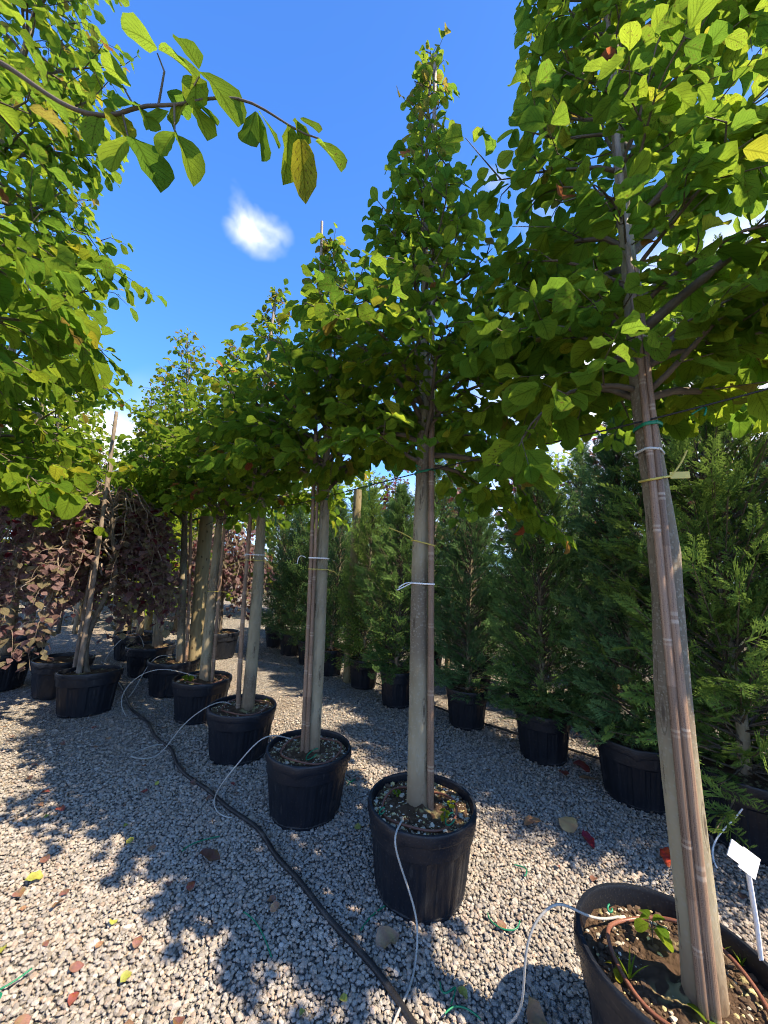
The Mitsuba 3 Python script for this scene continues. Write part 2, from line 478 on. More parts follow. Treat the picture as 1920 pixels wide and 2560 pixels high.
    if twigs.v:
        put(key, 'twigwork', twigs.ply('twig_skin', True), kind='stuff')
    P, D, N, S, K = map(np.array, (P, D, N, S, K))
    used = np.zeros(len(P), bool)
    if singles:
        s = project(P)
        inside = (np.abs(s[:, 0]) < 1.03) & (np.abs(s[:, 1]) < 1.36) & (s[:, 2] > .2)
        order = np.argsort(np.where(inside, -S / s[:, 2], 9))[:singles]
        used[order[inside[order]]] = True
        R = frames(D, N)
        for i in np.nonzero(used)[0]:
            put(key, 'leaf', {**leaf_variant(int(rng.integers(0, 24)), int(K[i])), 'to_world': matrix(R[i], P[i], S[i])})
    m = ~used
    if m.any():
        put(key, 'foliage', scatter_leaves((mid_leaf, mid_leaf, far_leaf)[lod], P[m], D[m], N[m], S[m], K[m], rng).ply('leaf_skin', True), kind='stuff')
    return key


def make_stake(label, P, r, seed, group=None, skin='stake_skin', name='stake', sides=8):
    rng = np.random.default_rng(seed)
    k = thing(name, label, 'stake', group)
    Q = spline(np.array(P, float), 60)
    z = Q[:, 2] * 2.9 + rng.uniform(0, 1)
    rr = r * (1 + .10 * np.exp(-((z - np.round(z)) / .03) ** 2)) * np.linspace(1.05, .72, len(Q))
    HELD_ALL.append((Q, rr))
    v, f = tube(Q, rr, sides)
    o = norm(v[:len(Q) * sides] - np.repeat(Q, sides, 0))[:, :2]
    uv = np.vstack([0.5 + 0.4 * o, [[.5, .5]] * 2]) + [seed % 97, 0]
    put(k, 'cane', mikit.ply((v, f), skin, smooth=True, uv=uv))
    return k


# ------------------------------------------------------------------ pots
def prof_rows(rows, seg, mod):
    a = np.arange(seg) * 2 * PI / seg
    V = []
    for i, (r, z) in enumerate(rows):
        rr, zz = mod(i, r, z, a)
        V.append(np.stack([rr * np.cos(a), rr * np.sin(a), np.broadcast_to(zz, a.shape)], 1))
    V = np.vstack(V)
    n = len(rows)
    i, j = np.meshgrid(np.arange(n - 1), np.arange(seg), indexing='ij')
    q = np.stack([i * seg + j, i * seg + (j + 1) % seg, (i + 1) * seg + (j + 1) % seg, (i + 1) * seg + j], -1).reshape(-1, 4)
    return V, np.vstack([q[:, [0, 1, 2]], q[:, [0, 2, 3]]])


def stone_proto(rng):
    m = trimesh.creation.icosahedron()
    v = np.array(m.vertices)
    v = v * rng.uniform(.78, 1.18, (12, 1))
    return v / np.abs(v).max(), np.array(m.faces)


rng = np.random.default_rng(5)
STONES = [stone_proto(rng) for _ in range(14)]


def rand_rot(n, rng):
    q = norm(rng.normal(size=(n, 4)))
    w, x, y, z = q.T
    return np.stack([np.stack([1 - 2 * (y * y + z * z), 2 * (x * y - z * w), 2 * (x * z + y * w)], -1), np.stack([2 * (x * y + z * w), 1 - 2 * (x * x + z * z), 2 * (y * z - x * w)], -1),
                     np.stack([2 * (x * z - y * w), 2 * (y * z + x * w), 1 - 2 * (x * x + y * y)], -1)], 1)


def stone_mesh(P, S, C, rng, tilt=1.0):
    mb = MB()
    pick = rng.integers(0, len(STONES), len(P))
    R = rand_rot(len(P), rng)
    az = rng.uniform(0, 2 * PI, len(P))
    c, s, o = np.cos(az), np.sin(az), np.zeros(len(P))
    Rz = np.stack([np.stack([c, -s, o], -1), np.stack([s, c, o], -1), np.stack([o, o, o + 1], -1)], 1)
    for k, (v, f) in enumerate(STONES):
        m = pick == k
        if m.any():
            # tumble the shape, flatten it, turn it about the vertical
            V = np.einsum('kij,nj->kni', R[m], v) * S[m][:, None, :]
            V = np.einsum('kij,knj->kni', Rz[m], V) + P[m][:, None]
            F = f[None] + (np.arange(m.sum()) * 12)[:, None, None]
            mb.add(V.reshape(-1, 3), F.reshape(-1, 3), np.repeat(C[m], 12, 0))
    return mb


def make_pot(label, x, y, R, H, seed, group=None, soil=0.87, oval=1.0, turn=0.0, perlite=140, name='nursery_pot', lod=0, lean=(0, 0), big=1.0):
    rng = np.random.default_rng(seed)
    key = thing(name, label, 'plant pot', group)
    seg = 180 if lod == 0 else 48
    ph, npan = rng.uniform(0, 6), 18

    def mod(i, r, z, a):
        fl = [0, 0, .6, 1, 1, .9, 0, 0, 0, 0][i]
        pan = .5 + .5 * np.tanh(9 * np.sin(npan / 2 * (a + ph)))
        rr = R * r * (1 - fl * (.042 * pan + .022 * np.exp(-(((a + ph) * npan / 2 / PI) % 1 - .5) ** 2 / .006))) * (1 + .008 * np.sin(2 * a + ph) + .005 * np.sin(3 * a - ph))
        zz = H * (z + (.045 * ((a * 8 / PI + ph) % 2 < .35) if i == 0 else 0))
        return rr, zz

    def mod2(i, r, z, a):
        g = np.exp(-(((a - ph + PI / 4) % (PI / 2) - PI / 4) / .14) ** 2)
        dz = -.05 * g if i in (0, 1) else 0
        return R * (r + (.02 * g if i in (1, 2, 3) else 0)) * (1 + .008 * np.sin(2 * a + ph) + .005 * np.sin(3 * a - ph)), H * (z + dz)

    wall = [(.79, 0), (.80, .045), (.805, .05), (.825, .12), (.885, .45), (.915, .66), (.93, .70), (.955, .70), (.965, .82), (.965, .88)]
    rim = [(.962, .865), (.985, .868), (1.0, .885), (1.003, .975), (.985, 1.0), (.945, 1.0), (.93, .975), (.915, .84)]
    A = np.diag([1, oval, 1.0])
    c, s = math.cos(turn), math.sin(turn)
    A = np.array([[c, -s, 0], [s, c, 0], [0, 0, 1]]) @ A
    Sh = np.eye(3); Sh[0, 2], Sh[1, 2] = lean
    M = Sh @ A
    off = np.array([x, y, -.004])
    w = prof_rows(wall, seg, mod); rm = prof_rows(rim, seg, mod2)
    put(key, 'wall', mikit.ply((w[0] @ M.T + off, w[1]), 'pot_skin', smooth=24))
    put(key, 'rim', mikit.ply((rm[0] @ M.T + off, rm[1]), 'pot_skin', smooth=40))
    # soil
    nr, na = (14, 48) if lod == 0 else (6, 24)
    rr = np.linspace(0, .93, nr + 1)[1:]
    a = np.arange(na) * 2 * PI / na
    V = [np.zeros((1, 3))] + [np.stack([R * q * np.cos(a), R * q * np.sin(a), 0 * a], 1) for q in rr]
    V = np.vstack(V)
    V[:, 2] = H * soil + .03 * (meshkit.fbm(V * 16 + seed, 3) - .5) + .02 * (meshkit.noise(V * 60 + seed) - .5) + .02 * np.exp(-((V[:, 0] ** 2 + V[:, 1] ** 2) / .012))
    F = [[0, 1 + j, 1 + (j + 1) % na] for j in range(na)]
    for i in range(nr - 1):
        for j in range(na):
            p, q = 1 + i * na + j, 1 + i * na + (j + 1) % na
            F += [[p, p + na, q + na], [p, q + na, q]]
    so = put(key, 'soil', mikit.ply((V @ M.T + off, np.array(F)), 'soil_skin', smooth=True))
    if perlite:
        q = np.sqrt(rng.uniform(.02, .80, perlite)); az = rng.uniform(0, 2 * PI, perlite)
        P = np.stack([R * q * np.cos(az), R * q * np.sin(az), 0 * az], 1)
        P[:, 2] = H * soil + .03 * (meshkit.fbm(P * 16 + seed, 3) - .5) + .003
        sz = rng.lognormal(math.log(.0048 * big), .5, perlite)[:, None] * np.array([1, .85, .65])
        w = rng.random((perlite, 1))
        C = np.where(w < (.12 if big > 1 else .28), np.array([.52, .48, .38]), np.where(w < (.2 if big > 1 else .42), np.array([.50, .44, .22]), np.array([.10, .068, .045]))) * rng.uniform(.6, 1.2, (perlite, 1))
        put(so, 'perlite', stone_mesh(P @ M.T + off, sz, C, rng).ply('stone_skin'), kind='stuff')
    return key


# ------------------------------------------------------------------ the setting: ground and gravel
g = np.array([[-120, -120, -.012], [120, -120, -.012], [120, 120, -.012], [-120, 120, -.012]], float)
scene['ground'] = mikit.ply((g, np.array([[0, 1, 2], [0, 2, 3]])), 'ground_skin', uv=g[:, :2])
labels['ground'] = {'kind': 'structure', 'label': 'grey gravel ground of the nursery yard'}

rng = np.random.default_rng(21)
h = .0150
gx, gy = np.meshgrid(np.arange(-6.2, 5.2, h), np.arange(.55, 6.4, h))
P = np.stack([gx.ravel(), gy.ravel()], 1) + rng.uniform(-.55, .55, (gx.size, 2)) * h
dist = np.hypot(P[:, 0], P[:, 1])
s = project(np.c_[P, 0 * P[:, 0]])
keep = (np.abs(s[:, 0]) < 1.12 + .1 / dist) & (s[:, 1] > -1.55) & (s[:, 2] > .2)
keep &= rng.random(len(P)) < np.clip(1.0 - (dist - 3.0) / 2.6, .06, 1) ** 1.5
P = P[keep]
n = len(P)
base = rng.lognormal(math.log(.0091), .27, n)
S = base[:, None] * np.stack([np.ones(n), rng.uniform(.62, .95, n), rng.uniform(.42, .8, n)], 1)
tone = np.clip(rng.normal(.275, .052, n), .11, .46)
warm = rng.random(n)
C = tone[:, None] * np.where(warm[:, None] < .58, np.array([1.07, 1.0, .91]), np.where(warm[:, None] < .86, np.array([1.13, 1.0, .85]), np.array([1.2, .97, .80])))
patch = np.clip((meshkit.fbm(np.c_[P * .9, np.full(n, 4.0)], 3) - .52) * 4, 0, 1)[:, None]
C = C * (1 - .38 * patch) + np.array([.17, .115, .08]) * .38 * patch
bump = .010 * (meshkit.fbm(np.c_[P * 2.2, np.zeros(n)], 3) - .5)
Z = bump + rng.uniform(-.005, .004, n) - .002
scene['gravel'] = stone_mesh(np.c_[P, Z], S, C, rng).ply('stone_skin')
labels['gravel'] = {'kind': 'stuff', 'label': 'loose grey crushed stone covering the nursery yard', 'category': 'gravel'}

# ------------------------------------------------------------------ the row of young trees in pots
ROWT = [  # pot x, y, R, H, trunk path, top, trunk radius, cane paths
    dict(pot=(1.0, 1.41, .292, .42), path=[(1.035, 1.35, .33), (1.03, 1.36, .68), (1.022, 1.38, 1.23), (1.046, 1.41, 1.70), (1.02, 1.43, 2.27), (1.015, 1.45, 2.64), (1.015, 1.48, 3.3)], top=(.94, 1.54, 6.3), r=.056,
         canes=[[(.995, 1.296, .30), (.984, 1.328, 1.2), (.992, 1.378, 2.1), (.985, 1.408, 2.8), (.96, 1.43, 4.4)], [(1.018, 1.287, .30), (1.006, 1.317, 1.2), (1.014, 1.372, 2.1), (1.01, 1.412, 2.9)]], rc=.0142),
    dict(pot=(.27, 2.23, .287, .40), path=[(.255, 2.26, .30), (.235, 2.25, .92), (.225, 2.25, 1.69), (.225, 2.25, 2.37), (.21, 2.25, 3.2)], top=(.20, 2.25, 5.33), r=.054,
         canes=[[(.318, 2.22, .30), (.282, 2.19, 1.69), (.262, 2.19, 2.6), (.22, 2.20, 5.25)]], rc=.0185),
    dict(pot=(-.44, 2.81, .287, .39), path=[(-.415, 2.83, .30), (-.43, 2.83, 1.2), (-.455, 2.83, 2.17), (-.48, 2.83, 3.0)], top=(-.53, 2.83, 4.30), r=.050,
         canes=[[(-.475, 2.78, .30), (-.53, 2.77, 2.16), (-.63, 2.79, 4.46)], [(-.445, 2.77, .30), (-.50, 2.765, 2.2)]], rc=.0155),
    dict(pot=(-1.15, 3.52, .287, .39), path=[(-1.115, 3.54, .30), (-1.12, 3.54, 1.2), (-1.155, 3.54, 2.15)], top=(-1.21, 3.54, 4.38), r=.052,
         canes=[[(-1.18, 3.50, .30), (-1.225, 3.47, 2.14), (-1.2, 3.5, 4.2)]], rc=.02),
    dict(pot=(-1.84, 4.26, .287, .39), path=[(-1.83, 4.28, .30), (-1.86, 4.28, 2.03)], top=(-1.9, 4.3, 4.2), r=.054, canes=[[(-1.735, 4.25, .30), (-1.785, 4.25, 2.04), (-1.85, 4.27, 3.9)]], rc=.019),
    dict(pot=(-2.53, 4.97, .29, .39), path=[(-2.46, 4.99, .30), (-2.62, 4.99, 2.08)], top=(-2.92, 4.98, 4.75), r=.05, canes=[[(-2.37, 4.96, .30), (-2.52, 4.95, 2.1), (-2.85, 4.96, 4.5)]], rc=.02),
    dict(pot=(-3.25, 5.7, .31, .39), path=[(-3.17, 5.72, .30), (-3.33, 5.72, 2.14)], top=(-3.6, 5.7, 4.6), r=.07, canes=[], rc=.02),
    dict(pot=(-4.0, 6.5, .30, .39), path=[(-3.93, 6.52, .30), (-4.08, 6.52, 2.2)], top=(-4.3, 6.5, 4.6), r=.055, canes=[], rc=.02),
]
WORD = ['first', 'second', 'third', 'fourth', 'fifth', 'sixth', 'seventh', 'eighth', 'ninth', 'tenth', 'eleventh', 'twelfth']
POTLAB = ['large ribbed black pot cut by the frame, nearest the camera, holding dark crumbly soil', 'ribbed black pot standing alone in full sun with grey feed tube over its front rim',
          'black pot with speckled soil and green string, third in the row from the right', 'black pot in half shade, fourth in the row, feed tube looping to the hose',
          'black pot before the round timber post, fifth in the row', 'black pot partly hidden behind the timber post, sixth in the row', 'wide black pot with thick pale trunk, seventh in the row', 'dim black pot at the far end of the row of young trees']
TREELAB = ['nearest young tree, thick leaning trunk and wide crown filling the right side', 'straight young tree in sunny pot, tall narrow crown reaching highest into blue sky',
           'young tree behind the tall sunny one, third trunk of the row from the right', 'young tree with bronze tinted top, fourth trunk of the row from the right',
           'young tree standing just right of the thick timber post', 'young tree standing just left of the thick timber post', 'young tree with thick pale trunk among drooping purple leaves', 'far young tree with slim trunk before bright green foliage']
GT, GP, GS = 'young trees in the potted row', 'black pots of the tree row', 'stakes tied to the row trees'


CROWN = [lambda z: .92 * np.interp(z, [0, .08, .25, .45, .7, .9, 1], [.95, 1.06, .9, .74, .58, .4, .12])] + [
    (lambda z, m=m: m * np.interp(z, [0, .08, .25, .5, .75, 1], [.95, 1.06, .80, .45, .22, .08])) for m in (.88, .92, .92)] + [
    (lambda z, m=m: m * np.interp(z, [0, .08, .25, .5, .75, 1], [.95, 1.06, .88, .62, .38, .12])) for m in (.92, .92, .9, .9)]


def prof(a):
    return lambda z: a[0] * np.interp(z, [0, .08, .25, .5, .75, 1], [.95, 1.06, .80, .45, .22, .08]) if not callable(a) else a(z)


for i, t in enumerate(ROWT):
    x, y, R, H = t['pot']
    make_pot(POTLAB[i], x, y, R, H, 40 + i, GP, soil=.84 if i == 0 else .9, perlite=[1500, 1700, 1200, 600, 300, 120, 60, 40][i], big=[1.1, 1.0, 1.0, .9, .9, .9, .9, .9][i] * (1 if i == 0 else .999))
    az = (lambda a, z: 1 - .62 * max(0, math.cos(a + PI / 2 + .35)) - .24 * max(0, math.cos(a - PI)) + .38 * max(0, math.cos(a - .2))) if i == 0 else None
    ex = [(2.3, -.15, .95, .05), (2.22, .35, .8, .25), (2.25, -2.6, .55, .2)] if i == 1 else ([(2.32, .15, .95, .35), (2.36, 3.3, .62, .12), (2.45, -.5, .7, .4), (2.5, 1.2, .9, .3)] if i == 0 else [])
    make_tree(TREELAB[i], t['path'], t['r'], t['top'], [2.30, 2.32, 2.15, 2.12, 2.0, 2.05, 2.1, 2.15][i], CROWN[i],
              [92, 74, 66, 62, 58, 60, 56, 50][i], 100 + i, leaf=[.101, .094, .091, .089, .088, .09, .09, .09][i], step=[.042, .040, .042, .043, .044, .050, .055, .06][i],
              singles=[300, 300, 300, 260, 160, 100, 0, 0][i], lod=0 if i < 5 else 1, az_scale=az, group=GT, extra=ex, taper=([.3, .4, .7, 1.2, 1.55, 1.72, 1.9, 2.25, 3.0, 4.2, 6.3], [.057, .052, .051, .052, .046, .050, .043, .040, .030, .018, .004]) if i == 0 else None)
    for k, c in enumerate(t['canes']):
        lab = {(0, 0): 'brown bamboo cane with pale rings against the nearest leaning trunk', (0, 1): 'shorter brown cane tied beside the longer one on the nearest trunk', (1, 0): 'slim brown cane running up the right side of the sunny straight trunk',
               (2, 0): 'outer reddish cane left of the third trunk of the row', (2, 1): 'inner cane squeezed between outer cane and third trunk of the row', (3, 0): 'reddish brown cane leaning along the fourth trunk of the row',
               (4, 0): 'cane against the trunk right of the timber post', (5, 0): 'orange brown cane against the trunk left of the timber post'}[i, k]
        make_stake(lab, c, t['rc'], 300 + 10 * i + k, GS)

# ------------------------------------------------------------------ left row: crowns entering the frame from the left
BR = np.array([(-2.2, 1.2, 2.75), (-1.6, .98, 3.06), (-1.17, .901, 3.002), (-1.046, .912, 2.927), (-.909, .921, 2.867), (-.828, .921, 2.868), (-.762, .917, 2.891), (-.662, .916, 2.903), (-.549, .912, 2.927), (-.469, .912, 2.927),
               (-.359, .919, 2.878), (-.304, .924, 2.848), (-.236, .927, 2.824)])
TW = [[(-.706, .916, 2.901), (-.693, .901, 2.996), (-.716, .894, 3.048)], [(-.776, .917, 2.893), (-.812, .908, 2.951)], [(-.629, .914, 2.913), (-.592, .903, 2.987)], [(-.808, .921, 2.868), (-.788, .931, 2.799), (-.77, .92, 2.785)], [(-.66, .916, 2.90), (-.645, .915, 2.80)]]
BL = [[-.7, .871, 3.029, -.773, .839, 3.065, .081], [-.725, .907, 3.082, -.608, .92, 3.048, .091], [-.58, .88, 2.976, -.636, .859, 3.071, .062], [-.585, .9, 2.999, -.456, .885, 2.871, .089], [-.607, .914, 3.005, -.589, .893, 2.887, .066],
      [-.788, .902, 2.951, -.856, .894, 3.013, .065], [-.802, .906, 2.94, -.857, .908, 2.981, .047], [-.908, .929, 2.907, -.988, .957, 3.029, .044], [-.753, .906, 2.878, -.83, .915, 2.922, .053], [-.852, .928, 2.897, -.786, .921, 2.807, .071],
      [-.764, .905, 2.771, -.874, .955, 2.761, .089], [-.77, .92, 2.793, -.664, .922, 2.657, .089], [-.689, .938, 2.912, -.768, .952, 2.875, .068], [-.68, .918, 2.875, -.655, .952, 2.834, .053], [-.638, .904, 2.794, -.698, .93, 2.758, .062],
      [-.647, .922, 2.81, -.558, .903, 2.664, .062], [-.69, .918, 2.951, -.636, .964, 2.935, .059], [-.599, .9, 2.886, -.549, .924, 2.818, .068], [-.596, .904, 2.899, -.536, .933, 2.871, .066], [-.637, .925, 2.929, -.658, .909, 2.848, .059],
      [-.432, .933, 2.919, -.461, .963, 2.829, .056], [-.427, .926, 2.908, -.409, .975, 2.798, .056], [-.415, .913, 2.893, -.349, .949, 2.827, .053], [-.335, .941, 2.886, -.313, .931, 2.688, .071], [-.311, .937, 2.901, -.276, .937, 2.831, .053],
      [-.289, .927, 2.82, -.26, .918, 2.643, .062], [-.249, .939, 2.83, -.161, .93, 2.746, .065], [-.301, .937, 2.907, -.237, .924, 2.848, .05], [-.758, .921, 2.892, -.716, .92, 2.833, .056], [-.881, .927, 2.87, -.886, .912, 2.769, .059]]


def overhang(key, P, D, N, S, K, twigs, rng):
    Q = spline(BR, 50)
    put(key, 'branch', mikit.ply(tube(Q, np.linspace(.013, .0022, 50), 8), 'twig_skin', smooth=True), label='long bare branch reaching out across the blue sky')
    for t in TW:
        twigs.add(*tube(np.array(t), np.linspace(.0035, .002, len(t)), 5))
    for b in BL:
        a, c = np.array(b[:3]), np.array(b[3:6])
        L = np.linalg.norm(c - a)
        nn = np.array([.12, -.55, .82]) + rng.normal(0, .22, 3)
        v, f, uv = leafmesh(.5, IRON, rng.uniform(.05, .3), rng.uniform(.1, .35), .03, rng, 9)
        R = frames((c - a)[None], nn[None])[0]
        V = (v * [b[6] * 1.12, L, L]) @ R.T + a
        u = uv.copy(); u[:, 0] += int(rng.integers(0, 999)); u[:, 1] += 1 if rng.random() < .15 else 0
        put(key, 'leaf', mikit.ply((V, f), 'leaf_skin', smooth=True, uv=u))


GL = 'leafy trees of the left row'
make_tree('tree whose big leaves and long branch hang in from the top left corner', [(-2.2, 1.2, .3), (-2.2, 1.2, 2.2)], .06, (-2.15, 1.2, 5.6), 2.3, prof((1.0,)), 46, 201, leaf=.12, step=.05, singles=270, keyfn=overhang, group=GL, up=(5, 45))
make_tree('tall dense tree forming the wall of leaves along the left edge', [(-2.95, 2.35, .3), (-2.95, 2.35, 2.2)], .06, (-2.9, 2.4, 7.0), 2.0, lambda z: np.interp(z, [0, .1, .5, .8, 1], [.74, .84, .76, .66, .15]), 88, 202, leaf=.112, step=.05, singles=300, group=GL, up=(0, 40))
make_tree('leafy tree behind the leaf wall, smaller leaves, lower left crown', [(-3.7, 3.45, .3), (-3.7, 3.45, 2.1)], .06, (-3.7, 3.5, 5.9), 1.95, lambda z: np.interp(z, [0, .1, .5, .8, 1], [.72, .85, .75, .5, .15]), 56, 203, leaf=.105, step=.055, singles=200, group=GL, up=(0, 40))
make_tree('tree with dim trunk at the left edge above a cut black pot', [(-4.52, 4.85, .3), (-4.62, 4.85, 1.9)], .075, (-4.7, 4.9, 5.6), 1.85, lambda z: np.interp(z, [0, .1, .5, .8, 1], [1.0, 1.2, .95, .6, .15]), 46, 204, leaf=.1, step=.065, lod=1, group=GL, up=(0, 40))
make_tree('leafy tree farther back in the left row, yellow green lower leaves', [(-5.3, 6.0, .3), (-5.4, 6.0, 1.9)], .07, (-5.5, 6.1, 5.2), 1.7, lambda z: np.interp(z, [0, .1, .5, .8, 1], [1.0, 1.2, .95, .6, .15]), 40, 205, leaf=.1, step=.07, lod=1, group=GL, up=(0, 40), kinds=(.3, .05))
make_pot('dark pot cut by the left edge of the frame beside purple leaves', -4.55, 4.85, .30, .42, 61, soil=.9, perlite=40)
make_pot('black pot hidden below the back left trees', -5.35, 6.0, .30, .42, 62, soil=.9, perlite=0, lod=1)
make_pot('black pot at the foot of the tall leaf wall tree', -2.95, 2.35, .30, .42, 63, soil=.9, perlite=0, lod=1)
make_pot('black pot under the tree with the long overhanging branch', -2.2, 1.2, .30, .42, 64, soil=.9, perlite=0, lod=1)
make_pot('black pot of the small leaved left row tree', -3.7, 3.45, .30, .42, 65, soil=.9, perlite=0, lod=1)

# ------------------------------------------------------------------ weeping purple trees
def make_weeper(label, trunk, top, reach, nb, seed, leaf=.075, lo=.55, singles=0, group=None, step=.05, gap=None):
    rng = np.random.default_rng(seed)
    key = thing('weeping_tree', label, 'tree', group)
    C = spline(np.array(trunk, float), 40)
    put(key, 'trunk', mikit.ply(tube(C, np.linspace(.032, .018, 40), 10), 'twig_skin', smooth=True))
    P, D, N, S, K = [], [], [], [], []
    tw = MB()
    az = 0
    for i in range(nb):
        az += 2.4 + rng.normal(0, .3)
        if gap is not None and math.cos(az - gap) > .72:
            az += PI * rng.uniform(.55, 1.4)
        h = np.array([math.cos(az), math.sin(az), 0])
        r = reach(az % (2 * PI)) * rng.uniform(.35, 1.08)
        z0 = top[2] - rng.uniform(0, .9) * rng.random()
        p0 = np.array([top[0], top[1], z0]) if i % 3 else np.array([np.interp(z0, C[:, 2], C[:, k]) if k < 2 else z0 for k in range(3)])
        zend = rng.uniform(lo, lo + 1.0)
        rise = rng.uniform(.02, .22)
        pts = [p0, p0 + h * r * .3 + [0, 0, rise], p0 + h * r * .68 + [0, 0, rise * .3 - .12]]
        d = pts[-1].copy()
        for k in range(3):
            d = d + h * r * .13 + rng.normal(0, .05, 3) * [1, 1, 0]
            pts.append(np.array([d[0], d[1], pts[2][2] + (zend - pts[2][2]) * (k + 1) / 3]))
        Q = spline(np.array(pts), 16) + rng.normal(0, .012, (16, 3))
        bt = tube(Q, np.linspace(.011, .002, 16), 5)
        if i < 24:
            put(key, 'branch', mikit.ply(bt, 'pale_twig_skin', smooth=True))
        else:
            tw.add(*bt)
        L = np.r_[0, np.cumsum(np.linalg.norm(np.diff(Q, axis=0), axis=1))]
        Ws = [(Q, L)]
        for k in range(6):
            j = rng.integers(4, 14)
            l = rng.uniform(.15, .5)
            e = norm(h + rng.normal(0, .8, 3) * [1, 1, 0])
            W = spline(np.array([Q[j], Q[j] + e * l * .35 + [0, 0, -.05 * l], Q[j] + e * l * .55 + [0, 0, -.7 * l]]), 6)
            tw.add(*tube(W, np.linspace(.004, .0015, 6), 3, False))
            Ws.append((W, np.r_[0, np.cumsum(np.linalg.norm(np.diff(W, axis=0), axis=1))]))
        for W, L in Ws:
            s = .22 * L[-1] if W is Q else .05
            while s < L[-1]:
                p = np.array([np.interp(s, L, W[:, k]) for k in range(3)])
                e = norm(rng.normal(0, 1, 3) * [1, 1, 0])
                dd = norm(e + [0, 0, -rng.uniform(.1, 1.2)])
                P.append(p + dd * .03); D.append(dd); N.append(norm(np.array([0, 0, 1.0]) + e * .5 + rng.normal(0, .3, 3)))
                S.append(leaf * rng.uniform(.6, 1.25))
                K.append(5 if rng.random() < (.10 if p[2] > 1.5 else .02) else 4)
                s += step * rng.uniform(.5, 1.4)
    put(key, 'twigwork', tw.ply('pale_twig_skin', True), kind='stuff')
    P, D, N, S, K = map(np.array, (P, D, N, S, K))
    used = np.zeros(len(P), bool)
    if singles:
        s = project(P)
        inside = (np.abs(s[:, 0]) < 1.02) & (s[:, 2] > .2)
        o = np.argsort(np.where(inside, -S / s[:, 2], 9))[:singles]
        used[o[inside[o]]] = True
        R = frames(D, N)
        for i in np.nonzero(used)[0]:
            v = int(rng.integers(0, 12))
            if ('r', v, K[i]) not in VARIANT:
                a, f, uv = round_leaf[v % 4]
                u = uv.copy(); u[:, 0] += 5 + 13 * v; u[:, 1] += K[i]
                VARIANT['r', v, K[i]] = mikit.ply((a, f), 'leaf_skin', smooth=True, uv=u)
            put(key, 'leaf', {**VARIANT['r', v, K[i]], 'to_world': matrix(R[i], P[i], S[i])})
    put(key, 'foliage', scatter_leaves(round_leaf, P[~used], D[~used], N[~used], S[~used], K[~used], rng).ply('leaf_skin', True), kind='stuff')
    return key


GW = 'weeping purple leaved trees'
make_weeper('weeping purple leaved tree with bare arching branches over a wide trough pot', [(-3.08, 4.28, .36), (-3.14, 4.30, .8), (-3.05, 4.36, 1.2), (-3.02, 4.4, 1.45), (-3.10, 4.4, 1.75), (-3.16, 4.4, 2.1), (-3.18, 4.4, 2.32)], (-3.18, 4.4, 2.26),
            lambda a: .95 + .35 * max(0, math.cos(a - PI)) - .3 * max(0, math.cos(a - .3)), 70, 401, leaf=.076, lo=.5, singles=280, group=GW, gap=-.94, step=.036)
make_weeper('weeping tree with dusty pink purple leaves in a grey pot, farther back', [(-2.75, 6.85, .36), (-2.78, 6.85, 1.2), (-2.8, 6.85, 2.2)], (-2.8, 6.85, 2.2), lambda a: .75, 46, 402, leaf=.075, lo=.5, group=GW, step=.05)
make_weeper('dark weeping purple tree in shadow behind the wide trough pot', [(-5.1, 6.3, .36), (-5.1, 6.3, 1.2), (-5.1, 6.3, 1.9)], (-5.1, 6.3, 1.9), lambda a: .5, 20, 403, leaf=.075, lo=.8, group=GW, step=.055)
make_pot('wide oval trough of black plastic under the weeping purple tree', -3.02, 4.24, .285, .42, 71, oval=.72, turn=.55, soil=.9, perlite=90, name='trough_pot')
make_pot('sunlit grey pot of the pink purple weeping tree', -2.72, 6.85, .29, .42, 72, soil=.9, perlite=0, lod=1)
make_pot('dark pot half hidden behind the wide trough', -3.72, 4.75, .30, .40, 73, soil=.9, perlite=0, lod=1)
make_stake('long pale stake of the weeping tree, leaning past its top into sky', [(-3.13, 4.22, .33), (-3.15, 4.25, 1.36), (-3.19, 4.27, 2.68), (-3.21, 4.28, 3.3)], .026, 501, skin='pale_twig_skin')
make_stake('short pale stake bound beside the long weeping tree stake', [(-3.28, 4.35, .33), (-3.26, 4.35, 1.6), (-3.22, 4.36, 2.75)], .02, 502, skin='pale_twig_skin')

